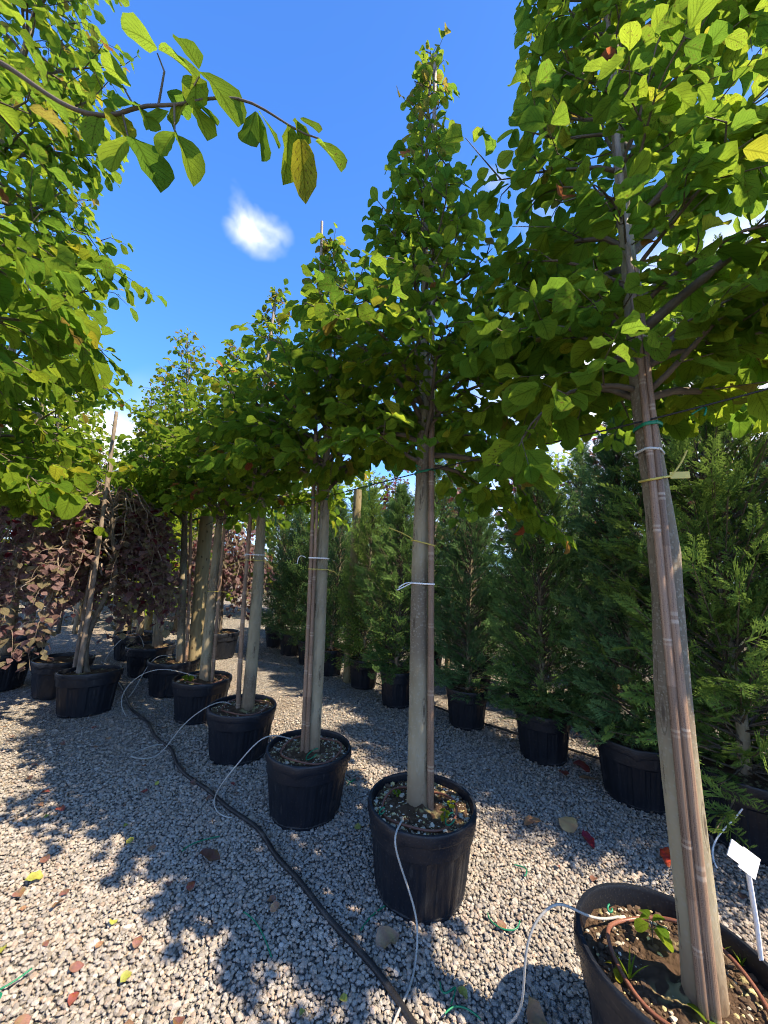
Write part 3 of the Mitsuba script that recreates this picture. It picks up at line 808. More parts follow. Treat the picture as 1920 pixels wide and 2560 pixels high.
# ------------------------------------------------------------------ cypress conifers
def frond(rng, n=9, curve=.25):
    """a flat feathery spray along +y, length 1, in the xy plane with its tip nodding"""
    V, F, W = [], [], []

    def blade(a, b, w, tone, tri=False):
        a, b = np.array(a, float), np.array(b, float)
        d = b - a
        s = np.array([-d[1], d[0], 0]); s /= max(np.linalg.norm(s), 1e-9)
        m = a + d * .45
        k = len(V)
        if tri:
            V.extend([a + s * w, b, a - s * w]); W.extend([tone * .8, tone * 1.3, tone * .8]); F.append([k, k + 2, k + 1])
            return
        V.extend([a, m + s * w + [0, 0, .01], b, m - s * w - [0, 0, .01]]); W.extend([tone * .8, tone, tone * 1.3, tone])
        F.extend([[k, k + 3, k + 2], [k, k + 2, k + 1]])

    def z(y):
        return -curve * y * y
    for i in range(3):
        y0, y1 = i / 3, (i + 1) / 3
        blade((0, y0, z(y0)), (0, y1 * 1.02, z(y1)), .022, .8)
    for i in range(n):
        y = .10 + .84 * i / (n - 1)
        for sd in (-1, 1):
            yy = y + rng.uniform(-.03, .03)
            l = (.44 * (1 - .72 * yy) + .05) * rng.uniform(.75, 1.15)
            a = rng.uniform(.5, .85)
            tip = np.array([sd * l * math.sin(a), yy + l * math.cos(a), z(yy) - .16 * l + rng.uniform(-.04, .04)])
            root = np.array([0, yy, z(yy)])
            blade(root, tip, .017, 1.0)
            if l > .12:
                for q in (.4, .7):
                    for s2 in (-1, 1):
                        b = root + (tip - root) * q
                        a2 = a * sd + s2 * .6
                        l2 = l * .42 * (1.2 - q)
                        blade(b, b + [l2 * math.sin(a2), l2 * math.cos(a2), -.05 * l2], .017, 1.2, True)
    return np.array(V), np.array(F), np.array(W)


rng = np.random.default_rng(31)
FROND = [frond(rng, 11, rng.uniform(.1, .4)) for _ in range(4)]
FROND_FAR = [frond(rng, 4, rng.uniform(.1, .4)) for _ in range(3)]
FROND_FAR = [(v * [1.15, 1, 1], f, w) for v, f, w in FROND_FAR]


def conifer_mesh(H, R, seed, nl, fr, size, hue, protos):
    """(trunk, foliage) of a columnar conifer that stands on its soil at z = 0"""
    rng = np.random.default_rng(seed)
    w = np.cumsum(rng.normal(0, .012, (14, 2)), 0)
    C = np.c_[w - w[0], np.linspace(-.02, H * .96, 14)]
    tr = tube(C, np.linspace(.03, .004, 14), 7)
    P, D, N, S, TT = [], [], [], [], []
    lump = rng.uniform(0, 9, 3)
    limbs = MB()
    for i in range(nl):
        q = ((i + rng.random()) / nl) ** 1.12
        z = .0 + q * (H - .05)
        az = rng.uniform(0, 2 * PI)
        prof_ = np.interp(q, [0, .08, .25, .55, .8, 1], [.86, 1.0, .98, .68, .34, .04])
        L = R * prof_ * (.8 + .45 * meshkit.noise(np.array([[math.cos(az) * 1.6 + lump[0], math.sin(az) * 1.6 + lump[1], z * 2.6 + lump[2]]]))[0]) * rng.uniform(.75, 1.15)
        el = math.radians(rng.uniform(18, 48) + 25 * q - 30 * max(0, .12 - q) / .12)
        h = np.array([math.cos(az), math.sin(az), 0])
        p0 = np.array([np.interp(z, C[:, 2], C[:, 0]), np.interp(z, C[:, 2], C[:, 1]), z])
        dirl = h * math.cos(el) + np.array([0, 0, math.sin(el)])
        tip = p0 + dirl * L / max(math.cos(el), .35)
        limbs.add(*tube(np.array([p0, (p0 + tip) / 2 - [0, 0, .03 * L], tip]), np.array([.007, .004, .002]), 3, False), c=(.09, .065, .045))
        for k in range(fr):
            s = rng.uniform(.3, 1.0) if k else 1.0
            p = p0 + (tip - p0) * s
            sd = np.cross(dirl, [0, 0, 1.0])
            d = norm(dirl * .8 + sd * rng.normal(0, .65) + np.array([0, 0, rng.uniform(-.15, .75)]) + h * .25)
            P.append(p); D.append(d); N.append(norm(np.cross(d, rng.normal(0, 1, 3)) * .8 + np.array([0, 0, .6]) + h * .4))
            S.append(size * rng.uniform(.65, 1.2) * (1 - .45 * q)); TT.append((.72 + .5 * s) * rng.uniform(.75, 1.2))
    P, D, N, S, TT = map(np.array, (P, D, N, S, TT))
    mb = MB()
    pick = rng.integers(0, len(protos), len(P))
    R_ = frames(D, N)
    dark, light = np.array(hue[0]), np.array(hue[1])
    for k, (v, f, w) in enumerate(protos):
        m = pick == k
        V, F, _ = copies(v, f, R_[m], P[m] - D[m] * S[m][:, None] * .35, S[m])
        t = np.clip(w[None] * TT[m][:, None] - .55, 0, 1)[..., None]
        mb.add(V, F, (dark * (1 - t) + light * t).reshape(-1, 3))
    return mikit.ply(tr, 'bark_skin', smooth=True, uv=np.full((len(tr[0]), 2), .5)), mb.ply('needle_skin', True), limbs.ply('twig_skin', True)


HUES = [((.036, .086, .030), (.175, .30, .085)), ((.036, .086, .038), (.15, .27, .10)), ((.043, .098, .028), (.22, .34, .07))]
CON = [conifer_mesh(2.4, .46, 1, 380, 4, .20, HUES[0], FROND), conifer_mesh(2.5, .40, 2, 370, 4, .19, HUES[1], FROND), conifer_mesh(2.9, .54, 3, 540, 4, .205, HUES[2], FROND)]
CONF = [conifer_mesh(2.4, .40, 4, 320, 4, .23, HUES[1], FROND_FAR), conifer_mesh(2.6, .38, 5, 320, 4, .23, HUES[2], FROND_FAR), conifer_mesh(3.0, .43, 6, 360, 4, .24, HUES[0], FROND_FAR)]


KINDS = {}


def place_conifer(label, x, y, kind, sc, turn, base, group):
    if id(kind) not in KINDS:
        KINDS[id(kind)] = f'conifer_kind_{len(KINDS)}'
        scene[KINDS[id(kind)]] = {'type': 'shapegroup', 'trunk': kind[0], 'foliage': kind[1], 'limbwork': kind[2]}
    k = thing('conifer', label, 'conifer', group)
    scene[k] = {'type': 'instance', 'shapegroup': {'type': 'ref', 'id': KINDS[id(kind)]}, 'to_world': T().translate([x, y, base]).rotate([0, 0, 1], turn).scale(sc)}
    labels[k + '__foliage'] = {'kind': 'stuff'}
    labels[k + '__limbwork'] = {'kind': 'stuff'}


ROWC = [(2.42, 2.68, .29, .43), (2.0, 3.13, .27, .42), (1.54, 3.72, .245, .40), (.99, 4.37, .225, .38), (.25, 4.9, .21, .40), (-.18, 5.55, .21, .37), (-.72, 6.1, .21, .37), (-1.15, 6.7, .21, .37), (-1.6, 7.3, .22, .37), (-2.05, 7.9, .22, .37)]
rng = np.random.default_rng(51)
GC, GCP = 'cypresses of the front conifer row', 'pots of the front conifer row'
CLAB = ['tall lit cypress at the right edge, branches over its cut pot', 'cypress half hidden behind the nearest leaning trunk', 'broad dark cypress right of the sunny straight trunk, fringed with yellowish tips',
        'slender dark cypress just right of the sunny straight trunk', 'cypress with bluish low sprays just left of the sunny straight trunk', 'brighter green cypress beside the wooden post', 'dark cypress behind the third row trunk',
        'cypress between the third and fourth row trunks', 'shaded cypress near the dark far end of the conifer row', 'farthest cypress of the front conifer row']
PLAB = ['black pot cut by the right edge, under green conifer sprays', 'black pot behind the nearest leaning trunk, coiled roots on its soil', 'round black pot with red leaf at its foot, dark cypress above', 'shaded black pot right of the sunny straight trunk',
        'shaded black pot left of the sunny straight trunk', 'dark pot beside the wooden post at the conifers', 'small dark pot between third row trunk and wooden post', 'dark pot left of the third row trunk, deep shade',
        'far dark pot at the end of the gravel lane', 'farthest dark pot of the conifer row']
for i, (x, y, R, H) in enumerate(ROWC):
    make_pot(PLAB[i], x, y, R, H, 80 + i, GCP, soil=.9, perlite=60 if i < 4 else 0, lod=0 if i < 5 else 1)
    kind = [CON[2], CON[1], CON[0], CON[1], CON[0], CONF[1], CONF[0], CONF[2], CONF[0], CONF[2]][i]
    place_conifer(CLAB[i], x, y, kind, [1.3, 1.1, 1.0, .98, .98, .95, 1.0, 1.0, 1.05, 1.1][i], rng.uniform(0, 360), H * .88, GC)
# the rows behind it, and the end of the front row that runs on past the frame
GB = 'conifers standing in the rows behind'
BACK = []
for i in range(10):
    s = i * .84
    BACK.append((3.75 - .70 * s + rng.uniform(-.1, .1), 3.45 + .72 * s + rng.uniform(-.1, .1)))
for i in range(8):
    s = i * 1.25
    BACK.append((5.3 - .70 * s + rng.uniform(-.15, .15), 4.6 + .72 * s + rng.uniform(-.15, .15)))
BACK += [(2.95, 2.12), (3.42, 2.52)]
for i, (x, y) in enumerate(BACK):
    row = 0 if i < 10 else 1 if i < 18 else 2
    sc = rng.uniform(1.0, 1.18) if row == 0 else rng.uniform(1.1, 1.3)
    which = WORD[i] if row == 0 else WORD[i - 10] if row == 1 else ['near', 'second near'][i - 18]
    lab = [f'{which} cypress from the right in the second conifer row', f'{which} tall conifer from the right in the third, rear conifer row', f'{which} end cypress of the conifer rows, past the right edge'][row]
    place_conifer(lab, x, y, CONF[i % 3], sc, rng.uniform(0, 360), .33, GB)
    make_pot('dark pot under the ' + lab.split(' in the')[0].replace(' of the conifer rows', '') + ['', ', rear row', ''][row], x, y, .22, .38, 900 + i, 'pots of the rear conifer rows', soil=.9, perlite=0, lod=1)

# ------------------------------------------------------------------ burgundy plum trees and the far trees
PL = ['burgundy plum tree showing right of the nearest trunk, against bright sky', 'burgundy plum tree in the gap between the two tall right conifers', 'burgundy plum tree above the broad dark cypress', 'burgundy plum tree behind the slender dark cypress',
      'burgundy plum tree behind the conifers, mostly hidden by leaves', 'upright burgundy tree above the weeping tree at left', 'small burgundy tree at far left, behind the left row']
for i, (x, y, zt) in enumerate([(3.9, 4.1, 4.3), (3.0, 5.0, 4.0), (2.1, 5.9, 3.8), (1.2, 6.8, 3.8), (.2, 7.6, 3.8), (-4.9, 7.4, 4.2), (-6.3, 8.2, 3.9)]):
    r = np.random.default_rng(700 + i)
    make_tree(PL[i], [(x, y, 0), (x + .03, y, 1.6)], .045, (x, y, zt), 1.9, lambda z: np.interp(z, [0, .2, .6, 1], [.35, .55, .45, .12]), 40, 700 + i, leaf=.085, step=.06, lod=1, name='plum_tree', group='burgundy leaved upright trees', up=(25, 60),
              keyfn=lambda key, P, D, N, S, K, tw, rng: K.__setitem__(slice(None), [4 if rng.random() < .6 else 5 for _ in K]))
FAR = [(-11, 13, 6.5, 2.4), (-8.3, 12.5, 5.2, 2.0), (-5.6, 11.5, 4.6, 1.9), (-3.2, 12.5, 4.6, 1.9), (-.4, 13.5, 4.8, 2.0), (2.6, 13.5, 5.0, 2.0), (5.6, 12, 5.5, 2.1), (8.2, 10, 6.0, 2.2), (9.8, 7, 6.2, 2.2), (-12.5, 9.5, 6.2, 2.3), (-7.2, 9.4, 3.6, 1.4), (-4.6, 9.0, 2.6, 1.1), (10.5, 4.2, 6.0, 2.2)]
FL = ['broad green tree closing the view at far left', 'bright green tree between the left row and the weeping tree', 'sunlit yellow green tree behind the far row trunks', 'green tree at the far end of the gravel lane', 'green tree far behind the third row trunk', 'green tree far behind the sunny straight trunk',
      'green tree far behind the broad dark cypress', 'green tree far behind the nearest leaning trunk', 'green tree beyond the right edge conifers', 'far green tree beyond the left edge trunks', 'low bright green tree behind the dark weeping tree', 'low yellow green shrub behind the slim far trunk', 'green tree far off at the right edge']
for i, (x, y, zt, R) in enumerate(FAR):
    make_tree(FL[i], [(x, y, -.02), (x, y, zt * .3)], .09, (x, y, zt), .5, lambda z, R=R: R * np.interp(z, [0, .2, .5, .8, 1], [.8, 1, .95, .6, .1]), 46, 800 + i, leaf=.20, step=.12, lod=2, name='background_tree', group='green trees closing the view', kinds=(.25, .05), thin=1.2)

# ------------------------------------------------------------------ posts, wires, ties
def make_post(label, P, r, seed):
    k = thing('timber_post', label, 'post')
    Q = spline(np.array(P, float), 24)
    rg = np.random.default_rng(seed)
    a = np.arange(18) * 2 * PI / 18
    rr = r * (1 + .03 * np.sin(2 * a + Q[:, 2:] * 2) + .02 * rg.normal(size=(24, 18)) * .5)
    rr[-1] *= .93
    put(k, 'shaft', mikit.ply(tube(Q, rr, 18), 'timber_skin', smooth=40))
    return k


make_post('thick round timber post rising among the row of potted trees', [(-2.33, 5.12, -.1), (-2.40, 5.12, 2.2)], .085, 1)
make_post('weathered round wooden post standing between the conifers', [(-.42, 5.75, -.1), (-.42, 5.78, 2.8)], .062, 2)
make_post('grey timber post seen behind the broad dark cypress', [(2.25, 6.3, -.1), (2.22, 6.3, 2.5)], .06, 3)
for i, (x, y) in enumerate([(-5.05, 8.6), (-5.3, 8.65), (-5.55, 8.7), (-4.75, 8.5)]):
    make_post(['pale stub post in a low palisade behind the weeping tree, first from right', 'second pale stub post of the low palisade', 'leftmost pale stub post of the low palisade', 'pale stub post standing apart right of the palisade'][i], [(x, y, -.1), (x, y, .85)], .085, 4 + i)


def cord(name, label, cat, P, r, skin, n=60, sides=8, group=None, smooth=True):
    k = thing(name, label, cat, group)
    put(k, {'hose': 'pipe', 'wire': 'strand', 'tube': 'tubing', 'ring': 'loop', 'string': 'strand', 'tie': 'band'}[cat], mikit.ply(tube(spline(np.array(P, float), n), r, sides), skin, smooth=True))
    return k


cord('support_wire', 'thin black wire strung along the row of young trees', 'wire', [(1.75, .62, 2.35), (1.06, 1.31, 2.215), (.27, 2.16, 2.19), (-.43, 2.75, 2.11), (-1.10, 3.47, 2.09), (-1.80, 4.20, 2.07), (-2.34, 5.0, 2.06)], .0036, 'wire_skin', 90, 6)
cord('guide_wire', 'pale upper wire stretched through the conifer row', 'wire', [(3.6, 2.2, 1.73), (2.0, 3.8, 1.70), (.6, 5.3, 1.68), (-.42, 6.0, 1.68)], .003, 'pale_wire_skin', 40, 5)
cord('guide_wire', 'pale lower wire stretched through the conifer row', 'wire', [(3.6, 2.2, 1.45), (2.0, 3.8, 1.42), (.6, 5.3, 1.40), (-.42, 6.0, 1.40)], .003, 'pale_wire_skin', 40, 5)


def ring_pts(c, rx, ry, turn=0, tilt=(0, 0), n=24, wob=0, rng=None):
    a = np.linspace(0, 2 * PI, n)
    x, y = rx * np.cos(a), ry * np.sin(a)
    x, y = x * math.cos(turn) - y * math.sin(turn), x * math.sin(turn) + y * math.cos(turn)
    z = tilt[0] * x + tilt[1] * y
    if wob:
        z = z + wob * np.sin(3 * a + 1); x = x * (1 + wob * 3 * np.sin(2 * a)); y = y * (1 + wob * 3 * np.sin(3 * a))
    return np.stack([x, y, z], 1) + c


HELD = {'all': HELD_ALL}


def hug(c, tilt, pad=.003):
    from shapely.geometry import Point
    from shapely import union_all
    near = []
    for Q, r in HELD['all']:
        j = np.argmin(np.abs(Q[:, 2] - c[2]))
        if abs(Q[j, 2] - c[2]) < .12 and np.hypot(*(Q[j, :2] - c[:2])) < .16:
            near.append(Point(Q[j, 0], Q[j, 1]).buffer(r[j] + pad))
    if not near:
        return None
    ring = union_all(near).convex_hull.exterior
    P = np.array([ring.interpolate(t, normalized=True).coords[0] for t in np.linspace(0, 1, 36)])
    z = c[2] + tilt[0] * (P[:, 0] - c[0]) + tilt[1] * (P[:, 1] - c[1])
    return np.c_[P, z]


def band(label, c, rx, ry, turn, w, skin, tails=(), tilt=(0, 0), group='ties around trunks and stakes', name='tree_tie'):
    k = thing(name, label, 'tie', group)
    P = hug(c, tilt) if rx > .03 else None
    P = ring_pts(np.array(c), rx, ry, turn, tilt, 28) if P is None else P
    v, f = tube(P, .003, 6, False)
    v[:, 2] += (v[:, 2] - np.repeat(P[:, 2], 6)) * (w / .003 - 1)
    put(k, 'band', mikit.ply((v, f), skin, smooth=True))
    for t in tails:
        put(k, 'tail', mikit.ply(tube(spline(np.array(t, float), 10), .0032, 5), skin, smooth=True))
    return k


band('bright green tie knotted round the nearest trunk at the wire', (1.03, 1.375, 2.20), .085, .105, 0, .008, 'green_tie_skin', [[(1.09, 1.29, 2.20), (1.12, 1.27, 2.22), (1.10, 1.25, 2.18)]], (.15, 0))
band('green tie on the sunny straight trunk at the wire', (.245, 2.215, 2.19), .075, .085, 0, .007, 'green_tie_skin', [[(.20, 2.13, 2.19), (.17, 2.11, 2.20), (.19, 2.10, 2.16)]], (.1, 0))
band('green tie on the third row trunk at the wire', (-.48, 2.80, 2.10), .085, .08, 0, .007, 'green_tie_skin', [[(-.5, 2.72, 2.1), (-.5, 2.71, 2.06)]])
band('green tie on the fourth row trunk at the wire', (-1.18, 3.51, 2.08), .085, .08, 0, .007, 'green_tie_skin')
band('loose green tie hanging from the wire left of the third trunk', (-.95, 3.30, 2.06), .012, .012, 0, .01, 'green_tie_skin', [[(-.95, 3.3, 2.08), (-.94, 3.29, 1.98), (-.96, 3.30, 1.90)]], name='loose_tie')
band('loose green tie hanging from the wire right of the third trunk', (-.1, 2.48, 2.16), .012, .012, 0, .01, 'green_tie_skin', [[(-.1, 2.48, 2.22), (-.105, 2.47, 2.1), (-.1, 2.48, 2.05)]], name='loose_tie')
band('pale tape wrapped round the nearest trunk below the green tie', (1.035, 1.37, 2.09), .085, .10, 0, .005, 'pale_wire_skin', (), (-.08, 0))
band('white tape with loose ends on the sunny straight trunk', (.245, 2.215, 1.53), .078, .085, 0, .005, 'white_plastic', [[(.17, 2.17, 1.53), (.13, 2.14, 1.51), (.09, 2.13, 1.49)], [(.17, 2.17, 1.535), (.14, 2.14, 1.53), (.10, 2.13, 1.505)]])
band('yellow tie sticking out from the sunny straight trunk', (.245, 2.215, 1.76), .078, .085, 0, .004, 'yellow_tie_skin', [[(.17, 2.17, 1.78), (.10, 2.13, 1.81), (.03, 2.10, 1.83)]], (-.25, 0))
band('white tape with a loose end on the third row trunk', (-.47, 2.80, 1.66), .085, .08, 0, .006, 'white_plastic', [[(-.55, 2.76, 1.66), (-.58, 2.74, 1.67), (-.60, 2.73, 1.61)]])
band('yellow tie just below the white tape, third row trunk', (-.465, 2.80, 1.58), .085, .08, 0, .004, 'yellow_tie_skin', [[(-.385, 2.78, 1.58), (-.33, 2.76, 1.565)]])
band('white tape on the fourth row trunk', (-1.16, 3.52, 1.68), .085, .08, 0, .005, 'white_plastic')
band('yellow tie with long tail on the fourth row trunk', (-1.16, 3.52, 1.63), .085, .08, 0, .004, 'yellow_tie_skin', [[(-1.24, 3.49, 1.63), (-1.31, 3.46, 1.6), (-1.38, 3.44, 1.57)], [(-1.08, 3.49, 1.64), (-1.04, 3.46, 1.6), (-1.06, 3.46, 1.57)]])
band('thin yellow tie on the trunk right of the timber post', (-1.82, 4.27, 1.28), .095, .07, 0, .003, 'yellow_tie_skin', [[(-1.73, 4.24, 1.28), (-1.65, 4.22, 1.28)]])
band('pale wire bound round the weathered wooden post', (-.42, 5.78, 2.18), .066, .066, 0, .004, 'pale_wire_skin')

# yellow strap with its blank plate on the nearest trunk
k = thing('strap_tag', 'yellow strap tag with small blank plate on the nearest trunk', 'tag')
ringp = hug((1.03, 1.37, 1.985), (.22, .1))
put(k, 'strap', mikit.ply(tube(hug((1.035, 1.37, 1.985), (.22, .1)), .0045, 6, False), 'yellow_tie_skin', smooth=True))
b = trimesh.creation.box((.075, .003, .026))
b.apply_transform(trimesh.transformations.rotation_matrix(-.08, [0, 1, 0])); e0 = ringp[np.argmax(ringp[:, 0] - .6 * ringp[:, 1])]
b.apply_translation(e0 + [.034, -.006, .004])
put(k, 'plate', mikit.ply(b, 'yellow_tie_skin'))
put(k, 'tail', mikit.ply(tube(spline(np.array([e0 + [0, -.006, 0], e0 + [.03, -.012, .04], e0 + [.06, -.015, .10]]), 10), .0035, 6), 'yellow_tie_skin', smooth=True))

# white plant label in the nearest pot
k = thing('plant_label', 'blank white plastic plant label standing in the nearest pot', 'plant label')
B0, B1 = np.array([1.285, 1.42, .34]), np.array([1.245, 1.40, .69])


def plate(w, h_, c, ang, tilt):
    m = trimesh.creation.box((w, .004, h_))
    m.apply_transform(trimesh.transformations.rotation_matrix(ang, [0, 1, 0]))
    m.apply_transform(trimesh.transformations.rotation_matrix(tilt, [1, 0, 0]))
    m.apply_translation(c)
    return m


put(k, 'stem', mikit.ply(tube(np.array([B0, (B0 * .5 + B1 * .5) + [.004, 0, 0], B1]), np.array([.006, .007, .0075]), 8), 'white_plastic', smooth=True))
put(k, 'plate', mikit.ply(plate(.054, .064, B1 + [.004, -.004, .012], .62, -.3), 'white_plastic'))
put(k, 'plate', mikit.ply(plate(.047, .052, B1 + [-.027, .005, .036], .62, -.3), 'white_plastic'))

# ------------------------------------------------------------------ irrigation
cord('irrigation_hose', 'thick black irrigation hose lying along the row of pots', 'hose', [(.62, .95, .012), (.36, 1.33, .012), (.18, 1.61, .012), (.03, 1.80, .014), (-.16, 1.985, .014), (-.36, 2.21, .014), (-.52, 2.37, .014), (-.66, 2.55, .014), (-.90, 2.73, .014), (-1.15, 2.94, .014),
      (-1.36, 3.09, .014), (-1.56, 3.29, .014), (-1.72, 3.5, .014), (-1.93, 3.67, .014), (-2.2, 3.98, .014), (-2.52, 4.26, .014), (-2.9, 4.7, .014), (-3.33, 5.2, .014), (-4.2, 6.1, .012)], .0125, 'hose_skin', 160, 10)
GF = 'thin feed tubes from hose to pots'
cord('feed_tube', 'pale feed tube arching from the nearest pot to the gravel', 'tube', [(.93, 1.60, .375), (.86, 1.575, .385), (.735, 1.525, .447), (.66, 1.505, .475), (.585, 1.50, .42), (.545, 1.50, .27), (.535, 1.55, .10), (.50, 1.60, .012), (.38, 1.50, .012)], .0042, 'grey_tube_skin', 70, 7, GF)
cord('feed_tube', 'white feed tube hanging down the front of the sunny pot', 'tube', [(.15, 2.06, .385), (.135, 1.99, .405), (.118, 1.935, .392), (.145, 1.925, .29), (.19, 1.93, .18), (.225, 1.90, .07), (.215, 1.83, .014), (.17, 1.70, .012), (.12, 1.61, .012), (.1, 1.45, .012)], .0045, 'grey_tube_skin', 70, 7, GF)
cord('feed_tube', 'pale feed tube curving from the third pot to the hose', 'tube', [(-.55, 2.92, .37), (-.66, 2.90, .40), (-.75, 2.82, .42), (-.88, 2.76, .30), (-.99, 2.75, .15), (-1.045, 2.80, .02), (-.97, 2.70, .012), (-.87, 2.66, .012)], .0042, 'grey_tube_skin', 70, 7, GF)
cord('feed_tube', 'feed tube looping across the hose from the fourth pot', 'tube', [(-1.27, 3.56, .37), (-1.38, 3.46, .40), (-1.46, 3.40, .36), (-1.64, 3.38, .17), (-1.78, 3.33, .02), (-1.86, 3.28, .036), (-1.97, 3.38, .012), (-1.93, 3.5, .012), (-1.82, 3.58, .012)], .0042, 'grey_tube_skin', 70, 7, GF)
cord('feed_tube', 'pale feed tube arching high from the fifth pot', 'tube', [(-1.95, 4.34, .37), (-2.08, 4.30, .41), (-2.25, 4.2, .46), (-2.53, 4.2, .34), (-2.63, 4.2, .15), (-2.60, 4.22, .014), (-2.43, 4.15, .012)], .0045, 'grey_tube_skin', 70, 7, GF)
cord('feed_tube', 'feed tube rising from the sixth pot behind the post', 'tube', [(-2.60, 5.05, .37), (-2.72, 4.9, .40), (-2.80, 4.8, .22), (-2.84, 4.7, .04), (-2.86, 4.5, .012)], .0045, 'grey_tube_skin', 50, 7, GF)
cord('feed_tube', 'feed tube hooped above the seventh pot', 'tube', [(-3.3, 5.6, .37), (-3.42, 5.48, .56), (-3.58, 5.4, .40), (-3.62, 5.3, .1), (-3.5, 5.25, .012)], .0045, 'grey_tube_skin', 50, 7, GF)
cord('feed_tube', 'white feed tube on the gravel beside the right edge pot', 'tube', [(2.24, 2.5, .30), (2.13, 2.52, .16), (2.03, 2.50, .06), (1.98, 2.42, .01)], .0045, 'white_plastic', 40, 7, GF)
cord('supply_pipe', 'thin black pipe on the gravel between the conifer pots', 'hose', [(3.2, 2.3, .01), (2.5, 3.2, .012), (1.95, 3.75, .012), (1.2, 4.35, .012), (.55, 5.0, .012), (-.2, 5.9, .012)], .011, 'hose_skin', 50, 8)
GR = 'brown drip rings lying on pot soil'
cord('drip_ring', 'reddish brown drip ring on the soil of the nearest pot', 'ring', ring_pts(np.array([1.01, 1.40, .382]), .195, .215, .4, (.05, -.03), 40, .012), .0066, 'ring_skin', 90, 9, GR)
cord('drip_ring', 'reddish brown drip ring on the soil of the sunny pot', 'ring', ring_pts(np.array([.255, 2.20, .376]), .195, .175, 0, (.0, .02), 40, .010), .0062, 'ring_skin', 80, 8, GR)
cord('drip_ring', 'brown drip ring on the soil of the third pot', 'ring', ring_pts(np.array([-.42, 2.80, .370]), .20, .19, 0, (0, .02), 40, .010), .0065, 'ring_skin', 80, 8, GR)
cord('drip_ring', 'brown drip ring on the soil of the fourth pot', 'ring', ring_pts(np.array([-1.13, 3.53, .368]), .19, .18, 0, (0, .02), 40, .010), .0065, 'ring_skin', 70, 7, GR)
cord('drip_ring', 'brown drip ring on the soil of the fifth pot', 'ring', ring_pts(np.array([-1.82, 4.27, .368]), .19, .18, 0, (0, .02), 40, .010), .0065, 'ring_skin', 60, 7, GR)

# ------------------------------------------------------------------ fallen leaves, string scraps, weeds
rng = np.random.default_rng(77)


def fallen(label, x, y, size, col, group=None, narrow=False, z=.012):
    k = thing('fallen_leaf', label, 'fallen leaf', group)
    v, f, uv = leafmesh(.2 if narrow else rng.uniform(.36, .46), IRON, rng.uniform(-.2, .3), rng.uniform(.1, .6), .10, rng, 7)
    az = rng.uniform(0, 2 * PI)
    d = np.array([math.cos(az), math.sin(az), rng.uniform(-.12, .12)])
    R = frames(d[None], (np.array([0, 0, 1.0]) + rng.normal(0, .18, 3))[None])[0]
    V = (v - [0, .5, 0]) @ R.T * size
    V[:, 2] -= V[:, 2].min()
    V += [x, y, z - .004]
    c = np.clip(np.array(col) * rng.uniform(.8, 1.2, (len(V), 1)) + rng.normal(0, .012, (len(V), 3)), .01, .8)
    put(k, 'blade', mikit.ply((V, f), 'dry_leaf_skin', smooth=True, color=c))


YE, RB, RED, OR, TAN = (.28, .29, .06), (.16, .085, .06), (.20, .05, .035), (.26, .15, .085), (.25, .17, .11)
big = [('yellow green leaf on sunny gravel at lower left', -1.65, 2.14, .075, YE), ('scarlet leaf on gravel left of the nearest trunk', 1.73, 2.47, .16, (.40, .05, .02), True), ('tan curled leaf above the crimson leaf in the lane', 1.29, 2.72, .13, (.42, .26, .12)),
       ('crimson narrow leaf beside tan leaf in the lane', 1.35, 2.60, .15, (.20, .02, .04), True), ('orange tan leaf in the sunlit lane right of the sunny pot', 1.05, 2.72, .11, OR), ('large brown leaf beside the nearest pot', .63, 1.62, .17, (.26, .17, .10), True),
       ('red leaf at the foot of a conifer pot', 1.57, 3.40, .10, RED), ('red leaf on bright gravel between two conifer pots', 2.22, 3.99, .11, RED), ('dark red leaf beside the coiled roots pot', 1.78, 3.50, .15, (.16, .03, .02)), ('orange dry leaf beside the coiled roots pot', 1.74, 3.32, .15, OR, True),
       ('rust red crumpled leaf on sunny gravel at bottom left', -1.12, 1.74, .05, RB), ('brown curled leaf by the foot of the sunny pot', .10, 1.90, .11, TAN), ('dark brown leaf in the shaded crown shadow', -.86, 2.32, .12, (.12, .05, .03)), ('russet leaf against the back of the coiled roots pot', 2.3, 4.25, .13, RED)]
for q in big:
    fallen(*q[:5], None, len(q) > 5)
for n_, col, lab, s in ((46, RB, 'small russet dry leaf on gravel', .042), (16, YE, 'small yellow leaf on gravel', .036), (16, OR, 'small orange brown leaf on gravel', .042), (8, (.22, .06, .045), 'small red leaf on gravel', .045)):
    c = 0
    while c < n_:
        y = rng.uniform(1.45, 4.2) if rng.random() < .8 else rng.uniform(1.4, 2.3)
        x = rng.uniform(-1.02, .9) * y if rng.random() < .75 else rng.uniform(-1.0, -.4) * y
        if any((x - a[0]) ** 2 + (y - a[1]) ** 2 < .33 ** 2 for a in [t['pot'] for t in ROWT] + ROWC):
            continue
        where = ('left of the hose' if x + y < 2.05 else 'in the lane right of the trees') + (', near' if y < 2.2 else ', farther back')
        fallen(f'{lab} {where}', x, y, s * rng.uniform(.7, 1.35), np.array(col) * rng.uniform(.75, 1.1), f'{lab}, litter')
        c += 1
GSTR = 'scraps of green tie string'
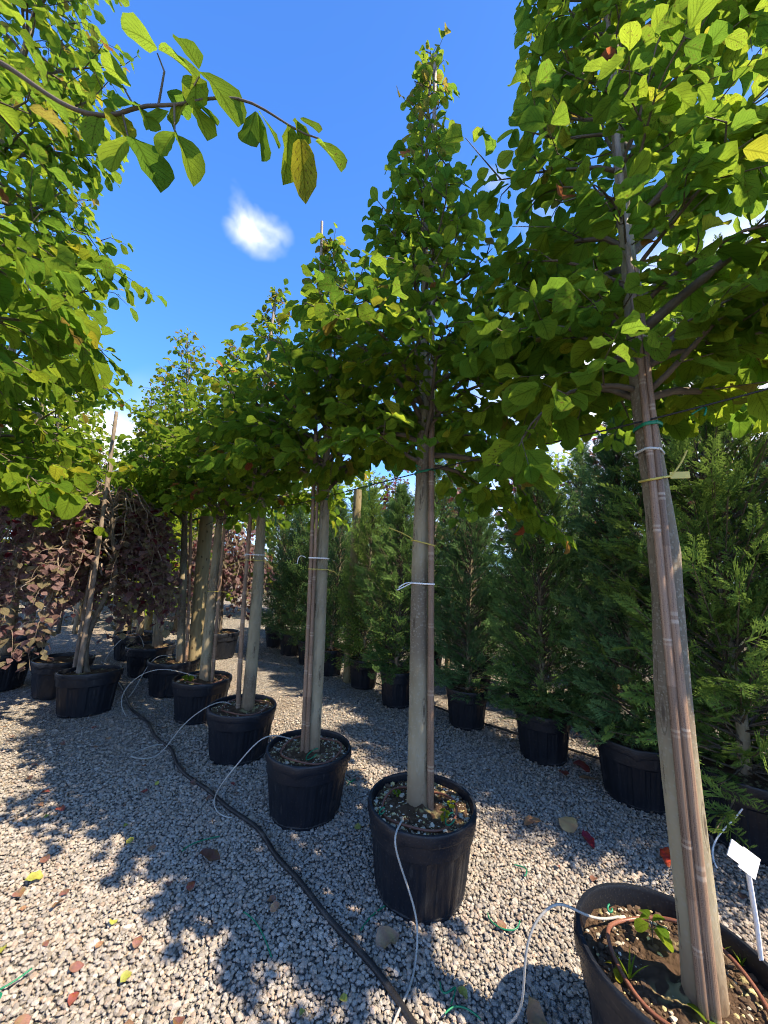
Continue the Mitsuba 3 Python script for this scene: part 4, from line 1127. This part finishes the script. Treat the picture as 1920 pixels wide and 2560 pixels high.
for i, (pts, lab) in enumerate([([(-1.36, 1.62), (-1.31, 1.65), (-1.27, 1.71)], 'green string scrap at the bottom left edge of frame'), ([(-1.38, 1.60), (-1.30, 1.62), (-1.29, 1.60)], 'second green string scrap at the bottom left edge of frame'), ([(-1.02, 2.34), (-1.0, 2.40), (-.94, 2.46), (-.88, 2.50)], 'curved green string scrap in the crown shadow'),
                           ([(-.56, 2.0), (-.48, 1.95), (-.42, 1.88), (-.38, 1.82)], 'green string scrap on sunny gravel left of the hose'), ([(-.02, 1.95), (.03, 2.03), (.09, 2.08)], 'green string scrap just left of the sunny pot foot'), ([(.58, 2.07), (.60, 2.0), (.66, 1.97), (.71, 2.01)], 'green string scrap right of the sunny pot foot'),
                           ([(.81, 2.37), (.86, 2.33), (.83, 2.27)], 'small green string loop in the sunlit lane'), ([(.30, 1.73), (.32, 1.69), (.35, 1.71), (.33, 1.66)], 'knotted green string scrap at the bottom near the hose'), ([(.30, 1.62), (.36, 1.65), (.43, 1.62)], 'green string scrap at the very bottom of frame'),
                           ([(-.2, 3.16), (-.16, 3.12), (-.13, 3.17), (-.18, 3.10)], 'tangled green string beside the third pot')]):
    cord('string_scrap', lab, 'string', [(x, y, .017 + .012 * math.sin(7 * j + i)) for j, (x, y) in enumerate(pts)], .0032, 'green_tie_skin', 24, 6, GSTR)
for c, rx, lab in (((-.40, 2.72, .375), .05, 'green string curl on the soil of the third pot'), ((.40, 2.10, .385), .035, 'green string knot on the soil of the sunny pot'), ((.06, 2.14, .385), .02, 'green string end at the left rim of the sunny pot'), ((.90, 1.60, .40), .012, 'green string knot holding the ring in the nearest pot')):
    cord('string_scrap', lab, 'string', ring_pts(np.array(c), rx, rx * .6, 1, (.3, .2), 14)[:11], .0035, 'green_tie_skin', 24, 6, GSTR)


def seedling(label, x, y, z, n, size, up_, seed, kind=0, name='seedling', narrow=False):
    r = np.random.default_rng(seed)
    k = thing(name, label, 'weed')
    st = MB()
    for i in range(n):
        az = i * 2.4 + r.uniform(-.4, .4)
        e = np.array([math.cos(az), math.sin(az), 0])
        hh = up_ * r.uniform(.35, 1.0)
        b = np.array([x, y, z]) + e * r.uniform(0, .3) * size + [0, 0, hh]
        if not narrow:
            st.add(*tube(np.array([[x, y, z - .01], [x, y, z + hh * .6], b]), .0015, 4))
            d = norm(e + [0, 0, r.uniform(-.3, .7)]); w = .42
            nn = np.array([0, 0, 1.0]) + r.normal(0, .3, 3)
        else:
            d = norm(e * r.uniform(.25, .9) + [0, 0, 1.0]); w = .05
            b = np.array([x, y, z - .005]); nn = e
        v, f, uv = leafmesh(w, IRON if not narrow else [.8, 1, .9, .7, .5, .3, 0], .35 if not narrow else -.2, .15, .03 if not narrow else 0, r, 7)
        V = v @ frames(d[None], nn[None])[0].T * size * r.uniform(.6, 1.15) + b
        u = uv.copy(); u[:, 0] += i + seed * 7; u[:, 1] += kind
        put(k, 'leaf', mikit.ply((V, f), 'leaf_skin', smooth=True, uv=u))
    if st.v:
        put(k, 'stem', st.ply('twig_skin', True))


seedling('leafy green weed behind the trunk in the nearest pot', 1.00, 1.52, .36, 7, .055, .07, 1, 0)
seedling('small two leaved seedling before the trunk in the nearest pot', .98, 1.27, .36, 4, .04, .03, 2, 0)
seedling('tiny pale seedling at the rim of the nearest pot', .80, 1.42, .36, 3, .03, .02, 3, 1)
seedling('grass tuft at left in the nearest pot', .84, 1.40, .36, 6, .085, 0, 4, 0, 'grass_tuft', True)
seedling('grass tuft right of the trunk in the nearest pot', 1.19, 1.49, .36, 10, .06, 0, 5, 0, 'grass_tuft', True)
seedling('thin grass tuft by the white label', 1.25, 1.46, .36, 6, .05, 0, 6, 0, 'grass_tuft', True)
seedling('leafy weed at front right in the sunny pot', .37, 2.10, .37, 14, .022, .05, 7, 1)
seedling('mossy weed at the right in the sunny pot', .42, 2.20, .37, 12, .02, .04, 8, 1)
seedling('small weed left of the trunk in the sunny pot', .14, 2.30, .37, 8, .022, .03, 9, 0)
seedling('bright green weed at the back of the fourth pot', -.98, 3.64, .37, 8, .03, .04, 10, 1)
seedling('dark green weed at left in the fifth pot', -1.97, 4.18, .37, 16, .05, .04, 11, 0)
